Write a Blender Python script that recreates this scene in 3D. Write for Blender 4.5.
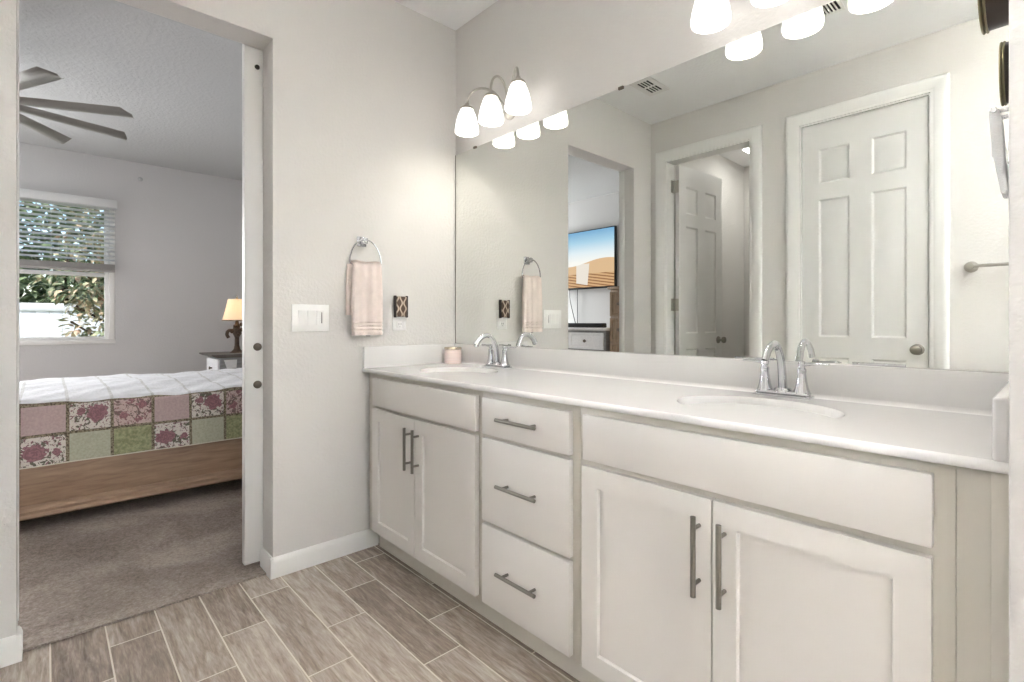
import bpy, bmesh, math, random
from mathutils import Vector, Matrix
from math import pi, sin, cos, radians

for o in list(bpy.data.objects):
    bpy.data.objects.remove(o, do_unlink=True)
S = bpy.context.scene
COL = S.collection
random.seed(7)

# ------------------------------------------------------------------ camera
cam_d = bpy.data.cameras.new('camera')
cam_d.sensor_width = 36.0
cam_d.lens = 504.88 / 1024 * 36.0
cam_d.shift_y = -(341 - 321.703) / 1024
cam_d.clip_start = 0.02
cam = bpy.data.objects.new('camera', cam_d)
COL.objects.link(cam)
YAW = radians(42.6467)
cam.location = (2.2867, -1.6776, 1.097)
cam.rotation_euler = (pi / 2, 0, pi / 2 - YAW)
S.camera = cam

# ------------------------------------------------------------------ world, sun, window fill lights, exposure
S.view_settings.view_transform = 'Standard'
S.view_settings.look = 'None'
S.view_settings.gamma = 1.0
S.view_settings.use_curve_mapping = False
S.view_settings.exposure = 0.5
S.cycles.sample_clamp_indirect = 60.0
W = bpy.data.worlds.new('world')
S.world = W
W.use_nodes = True
wn = W.node_tree
bg = wn.nodes['Background']
sky = wn.nodes.new('ShaderNodeTexSky')
sky.sky_type = 'NISHITA'
sky.sun_disc = False
sky.sun_elevation = radians(42)
sky.sun_rotation = radians(120)
wn.links.new(sky.outputs[0], bg.inputs[0])
bg.inputs[1].default_value = 0.22


def light(name, kind, loc, rot, energy, color=(1, 1, 1), **kw):
    d = bpy.data.lights.new(name, kind)
    d.energy = energy
    d.color = color
    for k, v in kw.items():
        setattr(d, k, v)
    o = bpy.data.objects.new(name, d)
    COL.objects.link(o)
    o.location = loc
    o.rotation_euler = rot
    return o


light('sun', 'SUN', (-6, -4, 8), (radians(27), 0, radians(62)), 4.2, (1, .96, .9), angle=.02)
# added fill light outside the made-up bathroom window at the far right
light('fill_light_bathroom', 'AREA', (3.80, -1.52, 1.72), (0, radians(90), 0), 6, (.97, .985, 1),
      shape='RECTANGLE', size=1.3, size_y=.72)
# added fill light outside an invented second window, brightens the bedroom
light('fill_light_bedroom', 'AREA', (-4.40, -2.95, 1.75), (0, radians(-66), 0), 150, (.97, .98, 1),
      shape='RECTANGLE', size=1.4, size_y=.95)


# ------------------------------------------------------------------ helpers
def srgb(r, g, b):
    f = lambda c: (c / 255 / 12.92) if c / 255 <= .04045 else ((c / 255 + .055) / 1.055) ** 2.4
    return (f(r), f(g), f(b), 1)


class NT:
    """small node-tree builder"""
    def __init__(s, name):
        s.m = bpy.data.materials.new(name)
        s.m.use_nodes = True
        s.t = s.m.node_tree
        s.b = s.t.nodes['Principled BSDF']

    def n(s, typ, **kw):
        nd = s.t.nodes.new('ShaderNode' + typ)
        for k, v in kw.items():
            setattr(nd, k, v)
        return nd

    def put(s, sock, v):
        if hasattr(v, 'links') or isinstance(v, bpy.types.NodeSocket):
            s.t.links.new(v, sock)
        elif v is not None:
            sock.default_value = v

    def math(s, op, a, b=None, c=None):
        nd = s.n('Math', operation=op)
        for i, v in enumerate((a, b, c)):
            if v is not None:
                s.put(nd.inputs[i], v)
        return nd.outputs[0]

    def mix(s, fac, a, b, blend='MIX'):
        nd = s.n('Mix', data_type='RGBA', blend_type=blend)
        s.put(nd.inputs[0], fac)
        s.put(nd.inputs[6], a)
        s.put(nd.inputs[7], b)
        return nd.outputs[2]

    def pos(s):
        return s.n('NewGeometry').outputs['Position']

    def obj(s):
        return s.n('TexCoord').outputs['Object']

    def uv(s):
        return s.n('TexCoord').outputs['UV']

    def sep(s, v):
        nd = s.n('SeparateXYZ')
        s.put(nd.inputs[0], v)
        return nd.outputs

    def comb(s, x, y, z=0.0):
        nd = s.n('CombineXYZ')
        for i, v in enumerate((x, y, z)):
            s.put(nd.inputs[i], v)
        return nd.outputs[0]

    def noise(s, vec, scale, detail=3.0, rough=.5, out='Fac', dist=0.0):
        nd = s.n('TexNoise')
        s.put(nd.inputs['Vector'], vec)
        nd.inputs['Scale'].default_value = scale
        nd.inputs['Detail'].default_value = detail
        nd.inputs['Roughness'].default_value = rough
        nd.inputs['Distortion'].default_value = dist
        return nd.outputs[out]

    def ramp(s, fac, stops, interp='LINEAR'):
        nd = s.n('ValToRGB')
        nd.color_ramp.interpolation = interp
        e = nd.color_ramp.elements
        while len(e) < len(stops):
            e.new(.5)
        for el, (p, c) in zip(e, stops):
            el.position = p
            el.color = c if len(c) == 4 else (*c, 1)
        s.put(nd.inputs[0], fac)
        return nd.outputs[0]

    def bump(s, h, strength, dist):
        nd = s.n('Bump')
        nd.inputs['Strength'].default_value = strength
        nd.inputs['Distance'].default_value = dist
        s.put(nd.inputs['Height'], h)
        s.t.links.new(nd.outputs[0], s.b.inputs['Normal'])

    def set(s, color=None, rough=None, metal=None, **kw):
        if color is not None:
            s.put(s.b.inputs['Base Color'], color)
        if rough is not None:
            s.put(s.b.inputs['Roughness'], rough)
        if metal is not None:
            s.put(s.b.inputs['Metallic'], metal)
        for k, v in kw.items():
            s.put(s.b.inputs[k.replace('_', ' ')], v)
        return s


def plain(name, c, rough=.5, metal=0.0, bump=None, vary=0.0, vscale=8.0, **kw):
    t = NT(name)
    col = srgb(*c)
    if vary:
        lo = tuple(x * (1 - vary) for x in col[:3]) + (1,)
        hi = tuple(min(1, x * (1 + vary)) for x in col[:3]) + (1,)
        col = t.ramp(t.noise(t.obj(), vscale, 4), [(.3, lo), (.7, hi)])
    t.set(col, rough, metal, **kw)
    if bump:
        t.bump(t.noise(t.obj(), bump[0], bump[3] if len(bump) > 3 else 3), bump[1], bump[2])
    return t.m


class B:
    """collects shapes in world space; build() links them as one mesh object"""
    def __init__(s):
        s.bm = bmesh.new()
        s.mi = 0

    def _add(s, fn):
        n = len(s.bm.faces)
        r = fn()
        s.bm.faces.ensure_lookup_table()
        for f in s.bm.faces[n:]:
            f.material_index = s.mi
        return r

    def quad(s, pts):
        f = s.bm.faces.new([s.bm.verts.new(p) for p in pts])
        f.material_index = s.mi
        return f

    def box(s, x0, x1, y0, y1, z0, z1, bev=0.0, seg=2):
        t = bmesh.new()
        v = [t.verts.new((x, y, z)) for x in (x0, x1) for y in (y0, y1) for z in (z0, z1)]
        for q in ((0, 1, 3, 2), (4, 6, 7, 5), (0, 4, 5, 1), (2, 3, 7, 6), (0, 2, 6, 4), (1, 5, 7, 3)):
            t.faces.new([v[i] for i in q])
        bmesh.ops.recalc_face_normals(t, faces=t.faces)
        if bev:
            bmesh.ops.bevel(t, geom=t.edges[:], offset=bev, segments=seg, profile=.5, affect='EDGES')
        s.merge(t)
        return s

    def merge(s, t, mat=None):
        if mat is not None:
            t.transform(mat)
        for f in t.faces:
            f.material_index = s.mi
        me = bpy.data.meshes.new('tmp')
        t.to_mesh(me)
        t.free()
        s.bm.from_mesh(me)
        bpy.data.meshes.remove(me)

    def tube(s, pts, rad, seg=12, cap=True, flat=None):
        """swept tube; rad number or list; flat = (a, b) section scales per point list"""
        pts = [Vector(p) for p in pts]
        n = len(pts)
        rads = rad if isinstance(rad, (list, tuple)) else [rad] * n
        t = bmesh.new()
        rings = []
        up = None
        for i, p in enumerate(pts):
            d = (pts[min(i + 1, n - 1)] - pts[max(i - 1, 0)]).normalized()
            if up is None:
                a = Vector((0, 0, 1)) if abs(d.z) < .9 else Vector((1, 0, 0))
                up = (a - d * a.dot(d)).normalized()
            else:
                up = (up - d * up.dot(d)).normalized()
            sd = d.cross(up)
            r = rads[i]
            ra, rb = r if isinstance(r, (list, tuple)) else (r, r)
            rings.append([t.verts.new(p + up * (ra * cos(2 * pi * k / seg)) + sd * (rb * sin(2 * pi * k / seg)))
                          for k in range(seg)])
        for a, b in zip(rings, rings[1:]):
            for k in range(seg):
                t.faces.new((a[k], a[(k + 1) % seg], b[(k + 1) % seg], b[k]))
        if cap:
            t.faces.new(rings[0][::-1])
            t.faces.new(rings[-1])
        bmesh.ops.recalc_face_normals(t, faces=t.faces)
        s.merge(t)
        return s

    def ring(s, c, R, r, axis='x', seg=40, sub=10):
        t = bmesh.new()
        rows = []
        for i in range(seg):
            a = 2 * pi * i / seg
            row = []
            for j in range(sub):
                b = 2 * pi * j / sub
                q = R + r * cos(b)
                u, v, w = q * cos(a), q * sin(a), r * sin(b)
                p = {'x': (w, u, v), 'y': (u, w, v), 'z': (u, v, w)}[axis]
                row.append(t.verts.new(Vector(c) + Vector(p)))
            rows.append(row)
        for i in range(seg):
            for j in range(sub):
                t.faces.new((rows[i][j], rows[(i + 1) % seg][j], rows[(i + 1) % seg][(j + 1) % sub], rows[i][(j + 1) % sub]))
        bmesh.ops.recalc_face_normals(t, faces=t.faces)
        s.merge(t)
        return s

    def lathe(s, c, prof, seg=32, axis='z', sx=1.0, sy=1.0, closed=False):
        """prof: [(r, h)...] about axis through c"""
        t = bmesh.new()
        rows = []
        for r, h in prof:
            if r < 1e-6:
                rows.append([t.verts.new((0, 0, h))])
            else:
                rows.append([t.verts.new((r * sx * cos(2 * pi * k / seg), r * sy * sin(2 * pi * k / seg), h)) for k in range(seg)])
        pairs = list(zip(rows, rows[1:]))
        if closed:
            pairs.append((rows[-1], rows[0]))
        for a, b in pairs:
            for k in range(seg):
                k2 = (k + 1) % seg
                if len(a) == 1 and len(b) == 1:
                    continue
                if len(a) == 1:
                    t.faces.new((a[0], b[k], b[k2]))
                elif len(b) == 1:
                    t.faces.new((a[k], b[0], a[k2]))
                else:
                    t.faces.new((a[k], b[k], b[k2], a[k2]))
        if not closed:
            for row, rev in ((rows[0], 0), (rows[-1], 1)):
                if len(row) > 1 and prof[0] is not prof[-1]:
                    t.faces.new(row if rev else row[::-1])
        bmesh.ops.recalc_face_normals(t, faces=t.faces)
        M = {'z': Matrix(), 'x': Matrix.Rotation(pi / 2, 4, 'Y'), 'y': Matrix.Rotation(pi / 2, 4, 'X'),
             '-x': Matrix.Rotation(-pi / 2, 4, 'Y')}[axis]
        s.merge(t, Matrix.Translation(c) @ M)
        return s

    def prism(s, outline, axis, a, b, bev=0.0):
        """outline of 2-D points extruded along axis from a to b"""
        t = bmesh.new()

        def P(u, v, w):
            return {'x': (w, u, v), 'y': (u, w, v), 'z': (u, v, w)}[axis]
        lo = [t.verts.new(P(u, v, a)) for u, v in outline]
        hi = [t.verts.new(P(u, v, b)) for u, v in outline]
        n = len(outline)
        t.faces.new(lo)
        t.faces.new(hi[::-1])
        for i in range(n):
            t.faces.new((lo[i], hi[i], hi[(i + 1) % n], lo[(i + 1) % n]))
        bmesh.ops.recalc_face_normals(t, faces=t.faces)
        if bev:
            bmesh.ops.bevel(t, geom=t.edges[:], offset=bev, segments=2, affect='EDGES')
        s.merge(t)
        return s

    def panel(s, xs, zs, y0, y1, steps, bev=0.002, both=False, mat=None):
        """slab from y0 (front, facing -Y) to y1; odd cells of the xs/zs grid are insets by steps [(inset, depth)...]"""
        t = bmesh.new()

        def face(y, sign):
            g = [[t.verts.new((x, y, z)) for z in zs] for x in xs]
            cells = []
            for i in range(len(xs) - 1):
                for j in range(len(zs) - 1):
                    q = (g[i][j], g[i + 1][j], g[i + 1][j + 1], g[i][j + 1])
                    f = t.faces.new(q if sign < 0 else q[::-1])
                    if i % 2 and j % 2:
                        cells.append(f)
            return g, cells
        g0, c0 = face(y0, -1)
        g1, c1 = face(y1, 1)
        nx, nz = len(xs) - 1, len(zs) - 1
        for i in range(nx):
            t.faces.new((g0[i][0], g1[i][0], g1[i + 1][0], g0[i + 1][0]))
            t.faces.new((g0[i][nz], g0[i + 1][nz], g1[i + 1][nz], g1[i][nz]))
        for j in range(nz):
            t.faces.new((g0[0][j], g0[0][j + 1], g1[0][j + 1], g1[0][j]))
            t.faces.new((g0[nx][j], g1[nx][j], g1[nx][j + 1], g0[nx][j + 1]))
        t.normal_update()
        for f in (c0 + c1 if both else c0):
            for ins, dep in steps:
                bmesh.ops.inset_individual(t, faces=[f], thickness=ins, depth=0, use_even_offset=True)
                if dep:
                    nrm = f.normal.copy()
                    for v in f.verts:
                        v.co += nrm * dep
        bmesh.ops.recalc_face_normals(t, faces=t.faces)
        s.merge(t, mat)
        return s

    def xf(s, M):
        s.bm.transform(M)
        return s

    def build(s, name, mats, parent=None, origin=None, smooth=35):
        if not isinstance(mats, (list, tuple)):
            mats = [mats]
        me = bpy.data.meshes.new(name)
        vs = [v.co for v in s.bm.verts]
        if parent is not None:
            off = Vector(root_loc(parent))
        elif origin is not None:
            off = Vector(origin)
        else:
            lo = [min(v[i] for v in vs) for i in range(3)]
            hi = [max(v[i] for v in vs) for i in range(3)]
            off = Vector(((lo[0] + hi[0]) / 2, (lo[1] + hi[1]) / 2, lo[2]))
        s.bm.transform(Matrix.Translation(-off))
        for f in s.bm.faces:
            f.smooth = True
        s.bm.to_mesh(me)
        s.bm.free()
        if smooth is not None:
            me.set_sharp_from_angle(angle=radians(smooth))
        for m in mats:
            me.materials.append(m)
        o = bpy.data.objects.new(name, me)
        COL.objects.link(o)
        if parent is not None:
            o.parent = parent
        else:
            o.location = off
        return o


def root_loc(o):
    while o.parent is not None:
        o = o.parent
    return o.location


def tag(o, label, cat, group=None, kind=None):
    o['label'] = label
    o['category'] = cat
    if group:
        o['group'] = group
    if kind:
        o['kind'] = kind
    return o


def thing(name, label, cat, loc, group=None, kind=None):
    o = bpy.data.objects.new(name, None)
    o.empty_display_size = .05
    COL.objects.link(o)
    o.location = loc
    return tag(o, label, cat, group, kind)


def struct(b, name, mat, label, cat):
    return tag(b.build(name, mat), label, cat, kind='structure')


def dup(o, loc, label=None, parent=None):
    c = o.copy()
    COL.objects.link(c)
    if parent is not None:
        c.parent = parent
    else:
        c.location = loc
        if label:
            c['label'] = label
    for ch in list(o.children):
        dup(ch, None, None, c)
    return c


def arc(c, r, a0, a1, n, u=(1, 0, 0), v=(0, 0, 1)):
    c, u, v = Vector(c), Vector(u), Vector(v)
    return [c + u * (r * cos(a0 + (a1 - a0) * i / n)) + v * (r * sin(a0 + (a1 - a0) * i / n)) for i in range(n + 1)]


def spline(pts, n=8):
    """Catmull-Rom through pts"""
    P = [Vector(p) for p in pts]
    P = [P[0] * 2 - P[1]] + P + [P[-1] * 2 - P[-2]]
    out = []
    for i in range(1, len(P) - 2):
        a, b, c, d = P[i - 1:i + 3]
        for k in range(n):
            t = k / n
            out.append(.5 * ((2 * b) + (c - a) * t + (2 * a - 5 * b + 4 * c - d) * t * t + (3 * b - a - 3 * c + d) * t ** 3))
    out.append(P[-2])
    return out


# ------------------------------------------------------------------ materials
def paint(name, c, sc=85, st=.35, dist=.0035, rough=.6):
    t = NT(name)
    t.set(srgb(*c), rough)
    a = t.noise(t.pos(), sc, 2, .5)
    h = t.ramp(a, [(.42, (0, 0, 0)), (.62, (1, 1, 1))])
    t.bump(h, st, dist)
    return t.m


M = {}
M['wall'] = paint('wall paint', (223, 220, 216), 70, .22, .0025)
M['bed_wall'] = paint('bedroom paint', (213, 212, 212), 70, .2, .0025)
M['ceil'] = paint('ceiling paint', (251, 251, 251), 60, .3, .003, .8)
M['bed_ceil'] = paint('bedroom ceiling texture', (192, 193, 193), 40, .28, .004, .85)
M['white'] = plain('white trim paint', (240, 239, 236), .4)
M['door'] = plain('white door paint', (226, 225, 222), .42)
M['cab'] = plain('cabinet paint', (226, 222, 216), .38)
M['cab_in'] = plain('cabinet frame paint', (212, 207, 196), .45)
M['counter'] = plain('cultured marble', (230, 228, 226), .12, bump=(6, .02, .001))
M['chrome'] = plain('chrome', (205, 206, 209), .05, 1.0)
M['nickel'] = plain('brushed nickel', (150, 146, 138), .3, 1.0)
M['nickel_light'] = plain('satin nickel', (190, 186, 178), .28, 1.0)
M['knob'] = plain('aged nickel', (118, 108, 98), .35, 1.0)
M['plastic'] = plain('white plastic', (251, 250, 248), .35)
M['dark'] = plain('dark recess', (28, 27, 26), .8)
M['blackpl'] = plain('black plastic', (22, 22, 24), .35)
M['bronze'] = plain('dark bronze', (70, 62, 58), .35, .6)
M['brass'] = plain('antique brass', (150, 140, 112), .4, 1.0)
M['greywood'] = plain('pewter wood', (92, 86, 80), .5, vary=.25, vscale=14)
M['silvertrim'] = plain('silver jar lid', (190, 178, 160), .25, 1.0)
M['pink_jar'] = plain('pink glass', (248, 228, 221), .25, vary=.04)
M['towel'] = plain('pink terry cloth', (240, 226, 218), .95, bump=(420, .7, .004, 2), vary=.05, vscale=30)
M['whitetowel'] = plain('white cloth', (240, 240, 240), .9, bump=(300, .4, .003))
M['fanblade'] = plain('fan blade', (165, 162, 157), .38, .4)
M['bedrail'] = None
M['mattress'] = plain('mattress', (225, 222, 216), .9)
M['pillow'] = plain('white pillow cloth', (232, 232, 234), .9, bump=(20, .4, .01))
M['fence'] = plain('white vinyl fence', (212, 215, 220), .4)
M['trunk'] = plain('bark', (84, 70, 56), .9, bump=(30, .8, .02))
M['blind'] = plain('white faux wood blind', (226, 227, 227), .45)
_t = NT('translucent blind slat')
_t.set(srgb(240, 240, 240), .5)
_tr = _t.n('BsdfTranslucent')
_tr.inputs[0].default_value = srgb(235, 236, 236)
_mx = _t.n('MixShader')
_mx.inputs[0].default_value = .7
_t.t.links.new(_t.b.outputs[0], _mx.inputs[1])
_t.t.links.new(_tr.outputs[0], _mx.inputs[2])
_t.t.links.new(_mx.outputs[0], _t.t.nodes['Material Output'].inputs[0])
M['slat'] = _t.m
M['blind_rail'] = plain('blind bottom rail', (168, 165, 162), .5)
M['grass'] = plain('lawn', (92, 112, 62), .95, vary=.3, vscale=3)
M['edge'] = plain('mirror edge shadow', (112, 108, 92), .5)  # dark colour stands for the shadow beside the mirror
M['screw'] = plain('screw', (60, 56, 50), .4, .8)


def glass_mat():
    t = NT('window glass')
    t.set((1, 1, 1, 1), .0, Transmission_Weight=1.0, IOR=1.02)
    return t.m


M['glass'] = glass_mat()


def mirror_mat():
    t = NT('mirror silver')
    t.set((.82, .835, .81, 1), 0.0, 1.0)
    return t.m


M['mirror'] = mirror_mat()


def shade_mat(name, c, e):
    t = NT(name)
    t.set(srgb(*((236, 216, 186) if 'fabric' in name else (250, 248, 242))), .3)
    t.b.inputs['Emission Color'].default_value = c
    t.b.inputs['Emission Strength'].default_value = e
    return t.m


SHADE_E = 1.5
M['shade'] = shade_mat('frosted lit glass', (1, .985, .955, 1), SHADE_E)
M['round'] = shade_mat('added fill uplight glass', (.94, .97, 1, 1), 900)  # glow of the added uplight that fills the bathroom
M['lampshade'] = shade_mat('lit fabric shade', (1, .84, .62, 1), .24)
M['panel_light'] = shade_mat('ceiling light diffuser', (1, .98, .95, 1), 11)


def wood_mat(name, lo, hi, axis='y', scale=5):
    t = NT(name)
    x, y, z = t.sep(t.obj())
    v = {'y': t.comb(t.math('MULTIPLY', x, 9), y, t.math('MULTIPLY', z, 9)),
         'z': t.comb(t.math('MULTIPLY', x, 9), t.math('MULTIPLY', y, 9), z)}[axis]
    g = t.noise(v, scale, 5, .6, dist=.4)
    t.set(t.ramp(g, [(.3, srgb(*lo)), (.7, srgb(*hi))]), .5)
    t.bump(g, .15, .002)
    return t.m


M['bedrail'] = wood_mat('light brown bed wood', (136, 110, 88), (170, 142, 116))
M['chest'] = wood_mat('brown chest wood', (128, 106, 84), (160, 136, 110), 'z')
M['dresser'] = wood_mat('whitewashed grey wood', (236, 236, 238), (250, 250, 250))
M['dresser_dark'] = wood_mat('grey glaze wood', (132, 132, 134), (160, 160, 160))
M['lampmetal'] = plain('antique brown resin', (80, 64, 50), .5, .2, vary=.3, vscale=40)


def tile_mat():
    t = NT('wood look plank tile')
    p = t.pos()
    x, y, z = t.sep(p)
    pitch, length = .1462, .597
    v = t.math('DIVIDE', t.math('SUBTRACT', -.5, y), pitch)
    row = t.math('FLOOR', v)
    fv = t.math('FRACT', v)
    off = t.math('MULTIPLY_ADD', t.math('FLOORED_MODULO', row, 3.0), .195, .117)
    u = t.math('DIVIDE', t.math('SUBTRACT', x, off), length)
    col = t.math('FLOOR', u)
    fu = t.math('FRACT', u)
    edge = lambda f, L: t.math('MULTIPLY', t.math('MINIMUM', f, t.math('SUBTRACT', 1.0, f)), L)
    d = t.math('MINIMUM', edge(fv, pitch), edge(fu, length))
    grout = t.math('LESS_THAN', d, .0023)
    wn_ = t.n('TexWhiteNoise', noise_dimensions='3D')
    t.put(wn_.inputs[0], t.comb(row, col, 3.3))
    rnd = wn_.outputs[0]
    gv = t.comb(t.math('MULTIPLY_ADD', rnd, 17.0, t.math('MULTIPLY', x, 2.2)),
                t.math('MULTIPLY_ADD', rnd, 9.0, t.math('MULTIPLY', y, 17.0)), rnd)
    g1 = t.noise(gv, 2.2, 6, .62, dist=.9)
    g2 = t.noise(gv, 9.0, 4, .6, dist=.3)
    g = t.math('MULTIPLY_ADD', g2, .35, t.math('MULTIPLY', g1, .7))
    g = t.math('ADD', g, t.math('MULTIPLY', t.math('SUBTRACT', rnd, .5), .16))
    wood = t.ramp(g, [(.28, srgb(112, 99, 90)), (.48, srgb(152, 138, 126)), (.7, srgb(192, 180, 168))])
    c = t.mix(grout, wood, srgb(205, 195, 180))
    t.set(c, t.mix(grout, (.22, .22, .22, 1), (.85, .85, .85, 1)))
    hh = t.math('MULTIPLY', t.math('MINIMUM', d, .004), 200.0)
    t.bump(t.math('MULTIPLY_ADD', g2, .12, hh), .35, .0015)
    return t.m


M['tile'] = tile_mat()


def carpet_mat():
    t = NT('taupe carpet')
    p = t.pos()
    n1 = t.noise(p, 2.2, 4, .6, dist=.6)
    n2 = t.noise(p, 75, 3, .75)
    f = t.math('MULTIPLY_ADD', n2, .75, t.math('MULTIPLY_ADD', n1, .8, -.22))
    t.set(t.ramp(f, [(.32, srgb(116, 103, 95)), (.55, srgb(158, 145, 135)), (.75, srgb(190, 177, 166))]), 1.0)
    t.bump(n2, .9, .012)
    return t.m


M['carpet'] = carpet_mat()


def quilt_mats():
    out = {}

    def base(name, f):
        t = NT(name)
        c = f(t)
        t.set(c, .92)
        t.bump(t.noise(t.obj(), 55, 2), .6, .008)
        out[name] = t.m

    def floral(t, ground, rose, leaf, cx, cy, R, roses2=None):
        u, v, _ = t.sep(t.uv())
        o = t.obj()
        wob = t.math('MULTIPLY', t.math('SUBTRACT', t.noise(o, 42, 3), .5), .34)
        lf = t.noise(o, 33, 3, .6, dist=1.2)
        c = t.mix(t.math('GREATER_THAN', lf, .545), ground, leaf)
        lf2 = t.noise(t.n('Mapping').outputs[0] if False else o, 47, 2, .5, dist=2.0)
        c = t.mix(t.math('GREATER_THAN', lf2, .60), c, rose)
        for (x0, y0, r0) in [(cx, cy, R)] + (roses2 or []):
            dx, dy = t.math('SUBTRACT', u, x0), t.math('SUBTRACT', v, y0)
            d = t.math('ADD', t.math('SQRT', t.math('ADD', t.math('MULTIPLY', dx, dx), t.math('MULTIPLY', dy, dy))), wob)
            swirl = t.math('SINE', t.math('MULTIPLY_ADD', d, 55.0, t.math('MULTIPLY', lf, 16.0)))
            rc = t.mix(t.math('GREATER_THAN', swirl, .1), rose, tuple(min(1, k * 1.4) for k in rose[:3]) + (1,))
            c = t.mix(t.math('LESS_THAN', d, r0), c, rc)
        return c
    g_white, g_rose, g_leaf = srgb(214, 208, 198), srgb(134, 98, 103), srgb(104, 102, 88)
    base('pink patch', lambda t: t.ramp(t.noise(t.obj(), 90, 2), [(.3, srgb(180, 158, 156)), (.7, srgb(196, 174, 170))]))
    base('rose patch', lambda t: floral(t, g_white, g_rose, g_leaf, .66, .5, .27, [(.25, .6, .12)]))
    base('rose patch low', lambda t: floral(t, g_white, g_rose, g_leaf, .3, .45, .27, [(.8, .4, .12)]))
    base('pink floral patch', lambda t: floral(t, srgb(200, 178, 172), srgb(138, 100, 104), srgb(122, 104, 98), .25, .3, .12,
                                               [(.75, .65, .13), (.45, .85, .09), (.65, .15, .1)]))
    base('sage patch', lambda t: t.ramp(t.noise(t.obj(), 90, 2), [(.3, srgb(172, 172, 150)), (.7, srgb(190, 190, 168))]))
    base('green patch', lambda t: t.ramp(t.noise(t.obj(), 75, 3), [(.35, srgb(130, 134, 98)), (.65, srgb(168, 169, 132))]))
    base('patch border', lambda t: t.ramp(t.noise(t.obj(), 120, 2), [(.38, srgb(84, 74, 60)), (.6, srgb(150, 140, 118))]))
    base('quilt top', lambda t: t.ramp(t.noise(t.obj(), 14, 3), [(.3, srgb(234, 234, 236)), (.7, srgb(246, 246, 248))]))
    base('quilt top seam', lambda t: t.ramp(t.noise(t.obj(), 60, 2), [(.35, srgb(206, 205, 202)), (.65, srgb(230, 229, 228))]))
    base('hem', lambda t: srgb(214, 208, 190))
    return out


Q = quilt_mats()


def leaf_mat(name, stops):
    t = NT(name)
    t.set(t.ramp(t.noise(t.obj(), 6, 2, .8), [(p, srgb(*c)) for p, c in stops]), .5)
    return t.m


M['magnolia'] = leaf_mat('magnolia leaves', [(.3, (98, 108, 84)), (.45, (142, 152, 120)), (.58, (190, 172, 144)), (.7, (164, 128, 104))])
M['foliage'] = leaf_mat('garden foliage', [(.3, (62, 76, 54)), (.5, (108, 126, 92)), (.7, (176, 190, 150))])


def screen_mat():
    """a desert picture on a lit television screen, in the screen's own UV"""
    t = NT('television picture')
    u, v, _ = t.sep(t.uv())
    skyc = t.ramp(v, [(.45, srgb(250, 248, 244)), (.62, srgb(226, 238, 246)), (.8, srgb(172, 210, 234)), (1.0, srgb(120, 172, 212))])
    wav = t.math('SINE', t.math('MULTIPLY_ADD', u, 34.0, t.math('MULTIPLY', v, 120.0)))
    sand = t.mix(t.math('GREATER_THAN', wav, .35), srgb(214, 172, 128), srgb(150, 106, 72))
    sand = t.mix(t.math('GREATER_THAN', v, .24), sand, srgb(222, 186, 146))
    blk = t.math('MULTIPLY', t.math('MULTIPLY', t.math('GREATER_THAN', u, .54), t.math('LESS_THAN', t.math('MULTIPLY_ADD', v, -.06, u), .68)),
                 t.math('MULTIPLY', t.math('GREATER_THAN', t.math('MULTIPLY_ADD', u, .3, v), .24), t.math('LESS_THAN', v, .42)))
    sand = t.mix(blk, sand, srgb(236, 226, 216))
    crest = t.math('MULTIPLY_ADD', t.math('SINE', t.math('MULTIPLY_ADD', u, 7.0, 1.6)), .055, .44)
    c = t.mix(t.math('GREATER_THAN', v, crest), sand, skyc)
    t.set(srgb(10, 10, 12), .2)
    t.put(t.b.inputs['Emission Color'], c)
    t.b.inputs['Emission Strength'].default_value = .85
    return t.m


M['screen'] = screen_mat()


def freshener_mat():
    t = NT('woven bronze cover')
    o = t.obj()
    x, y, z = t.sep(o)
    wv = t.math('MULTIPLY', t.math('SINE', t.math('MULTIPLY', z, 110.0)), .9)
    a = t.math('SINE', t.math('MULTIPLY_ADD', y, 150.0, wv))
    b = t.math('SINE', t.math('MULTIPLY_ADD', y, -150.0, wv))
    m = t.ramp(t.math('MAXIMUM', a, b), [(.55, srgb(92, 74, 62)), (.8, srgb(140, 118, 98)), (.95, srgb(206, 190, 172))])
    t.set(m, .4, .35)
    return t.m


M['freshener'] = freshener_mat()

# ------------------------------------------------------------------ large structure
ZC = 2.722
YO = -2.0
WT = .135
YJ1, YJ2, ZL = -.965, -1.7505, 2.312
X_W = 2.2345

b = B()
b.box(-WT / 3, 3.6, YO - .12, 0, -.1, 0)
struct(b, 'floor', M['tile'], 'wood look plank tile floor of the bathroom, laid in offset rows', 'floor')
b = B()
b.box(-4.25, -WT / 3, -3.75, .3, -.1, .008)
struct(b, 'floor_bedroom', M['carpet'], 'taupe brown carpet floor of the bedroom beyond the doorway', 'floor')
b = B()
b.box(.02, 1.2, -3.85, YO - .12, -.1, 0)
struct(b, 'floor_closet', M['tile'], 'tile floor of the small room behind the open door', 'floor')
b = B()
b.box(-.0, 3.75, -3.85, .15, ZC, ZC + .1)
struct(b, 'ceiling', M['ceil'], 'smooth white bathroom ceiling', 'ceiling')
b = B()
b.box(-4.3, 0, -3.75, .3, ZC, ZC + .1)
struct(b, 'ceiling_bedroom', M['bed_ceil'], 'grey textured bedroom ceiling above the fan', 'ceiling')

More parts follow.
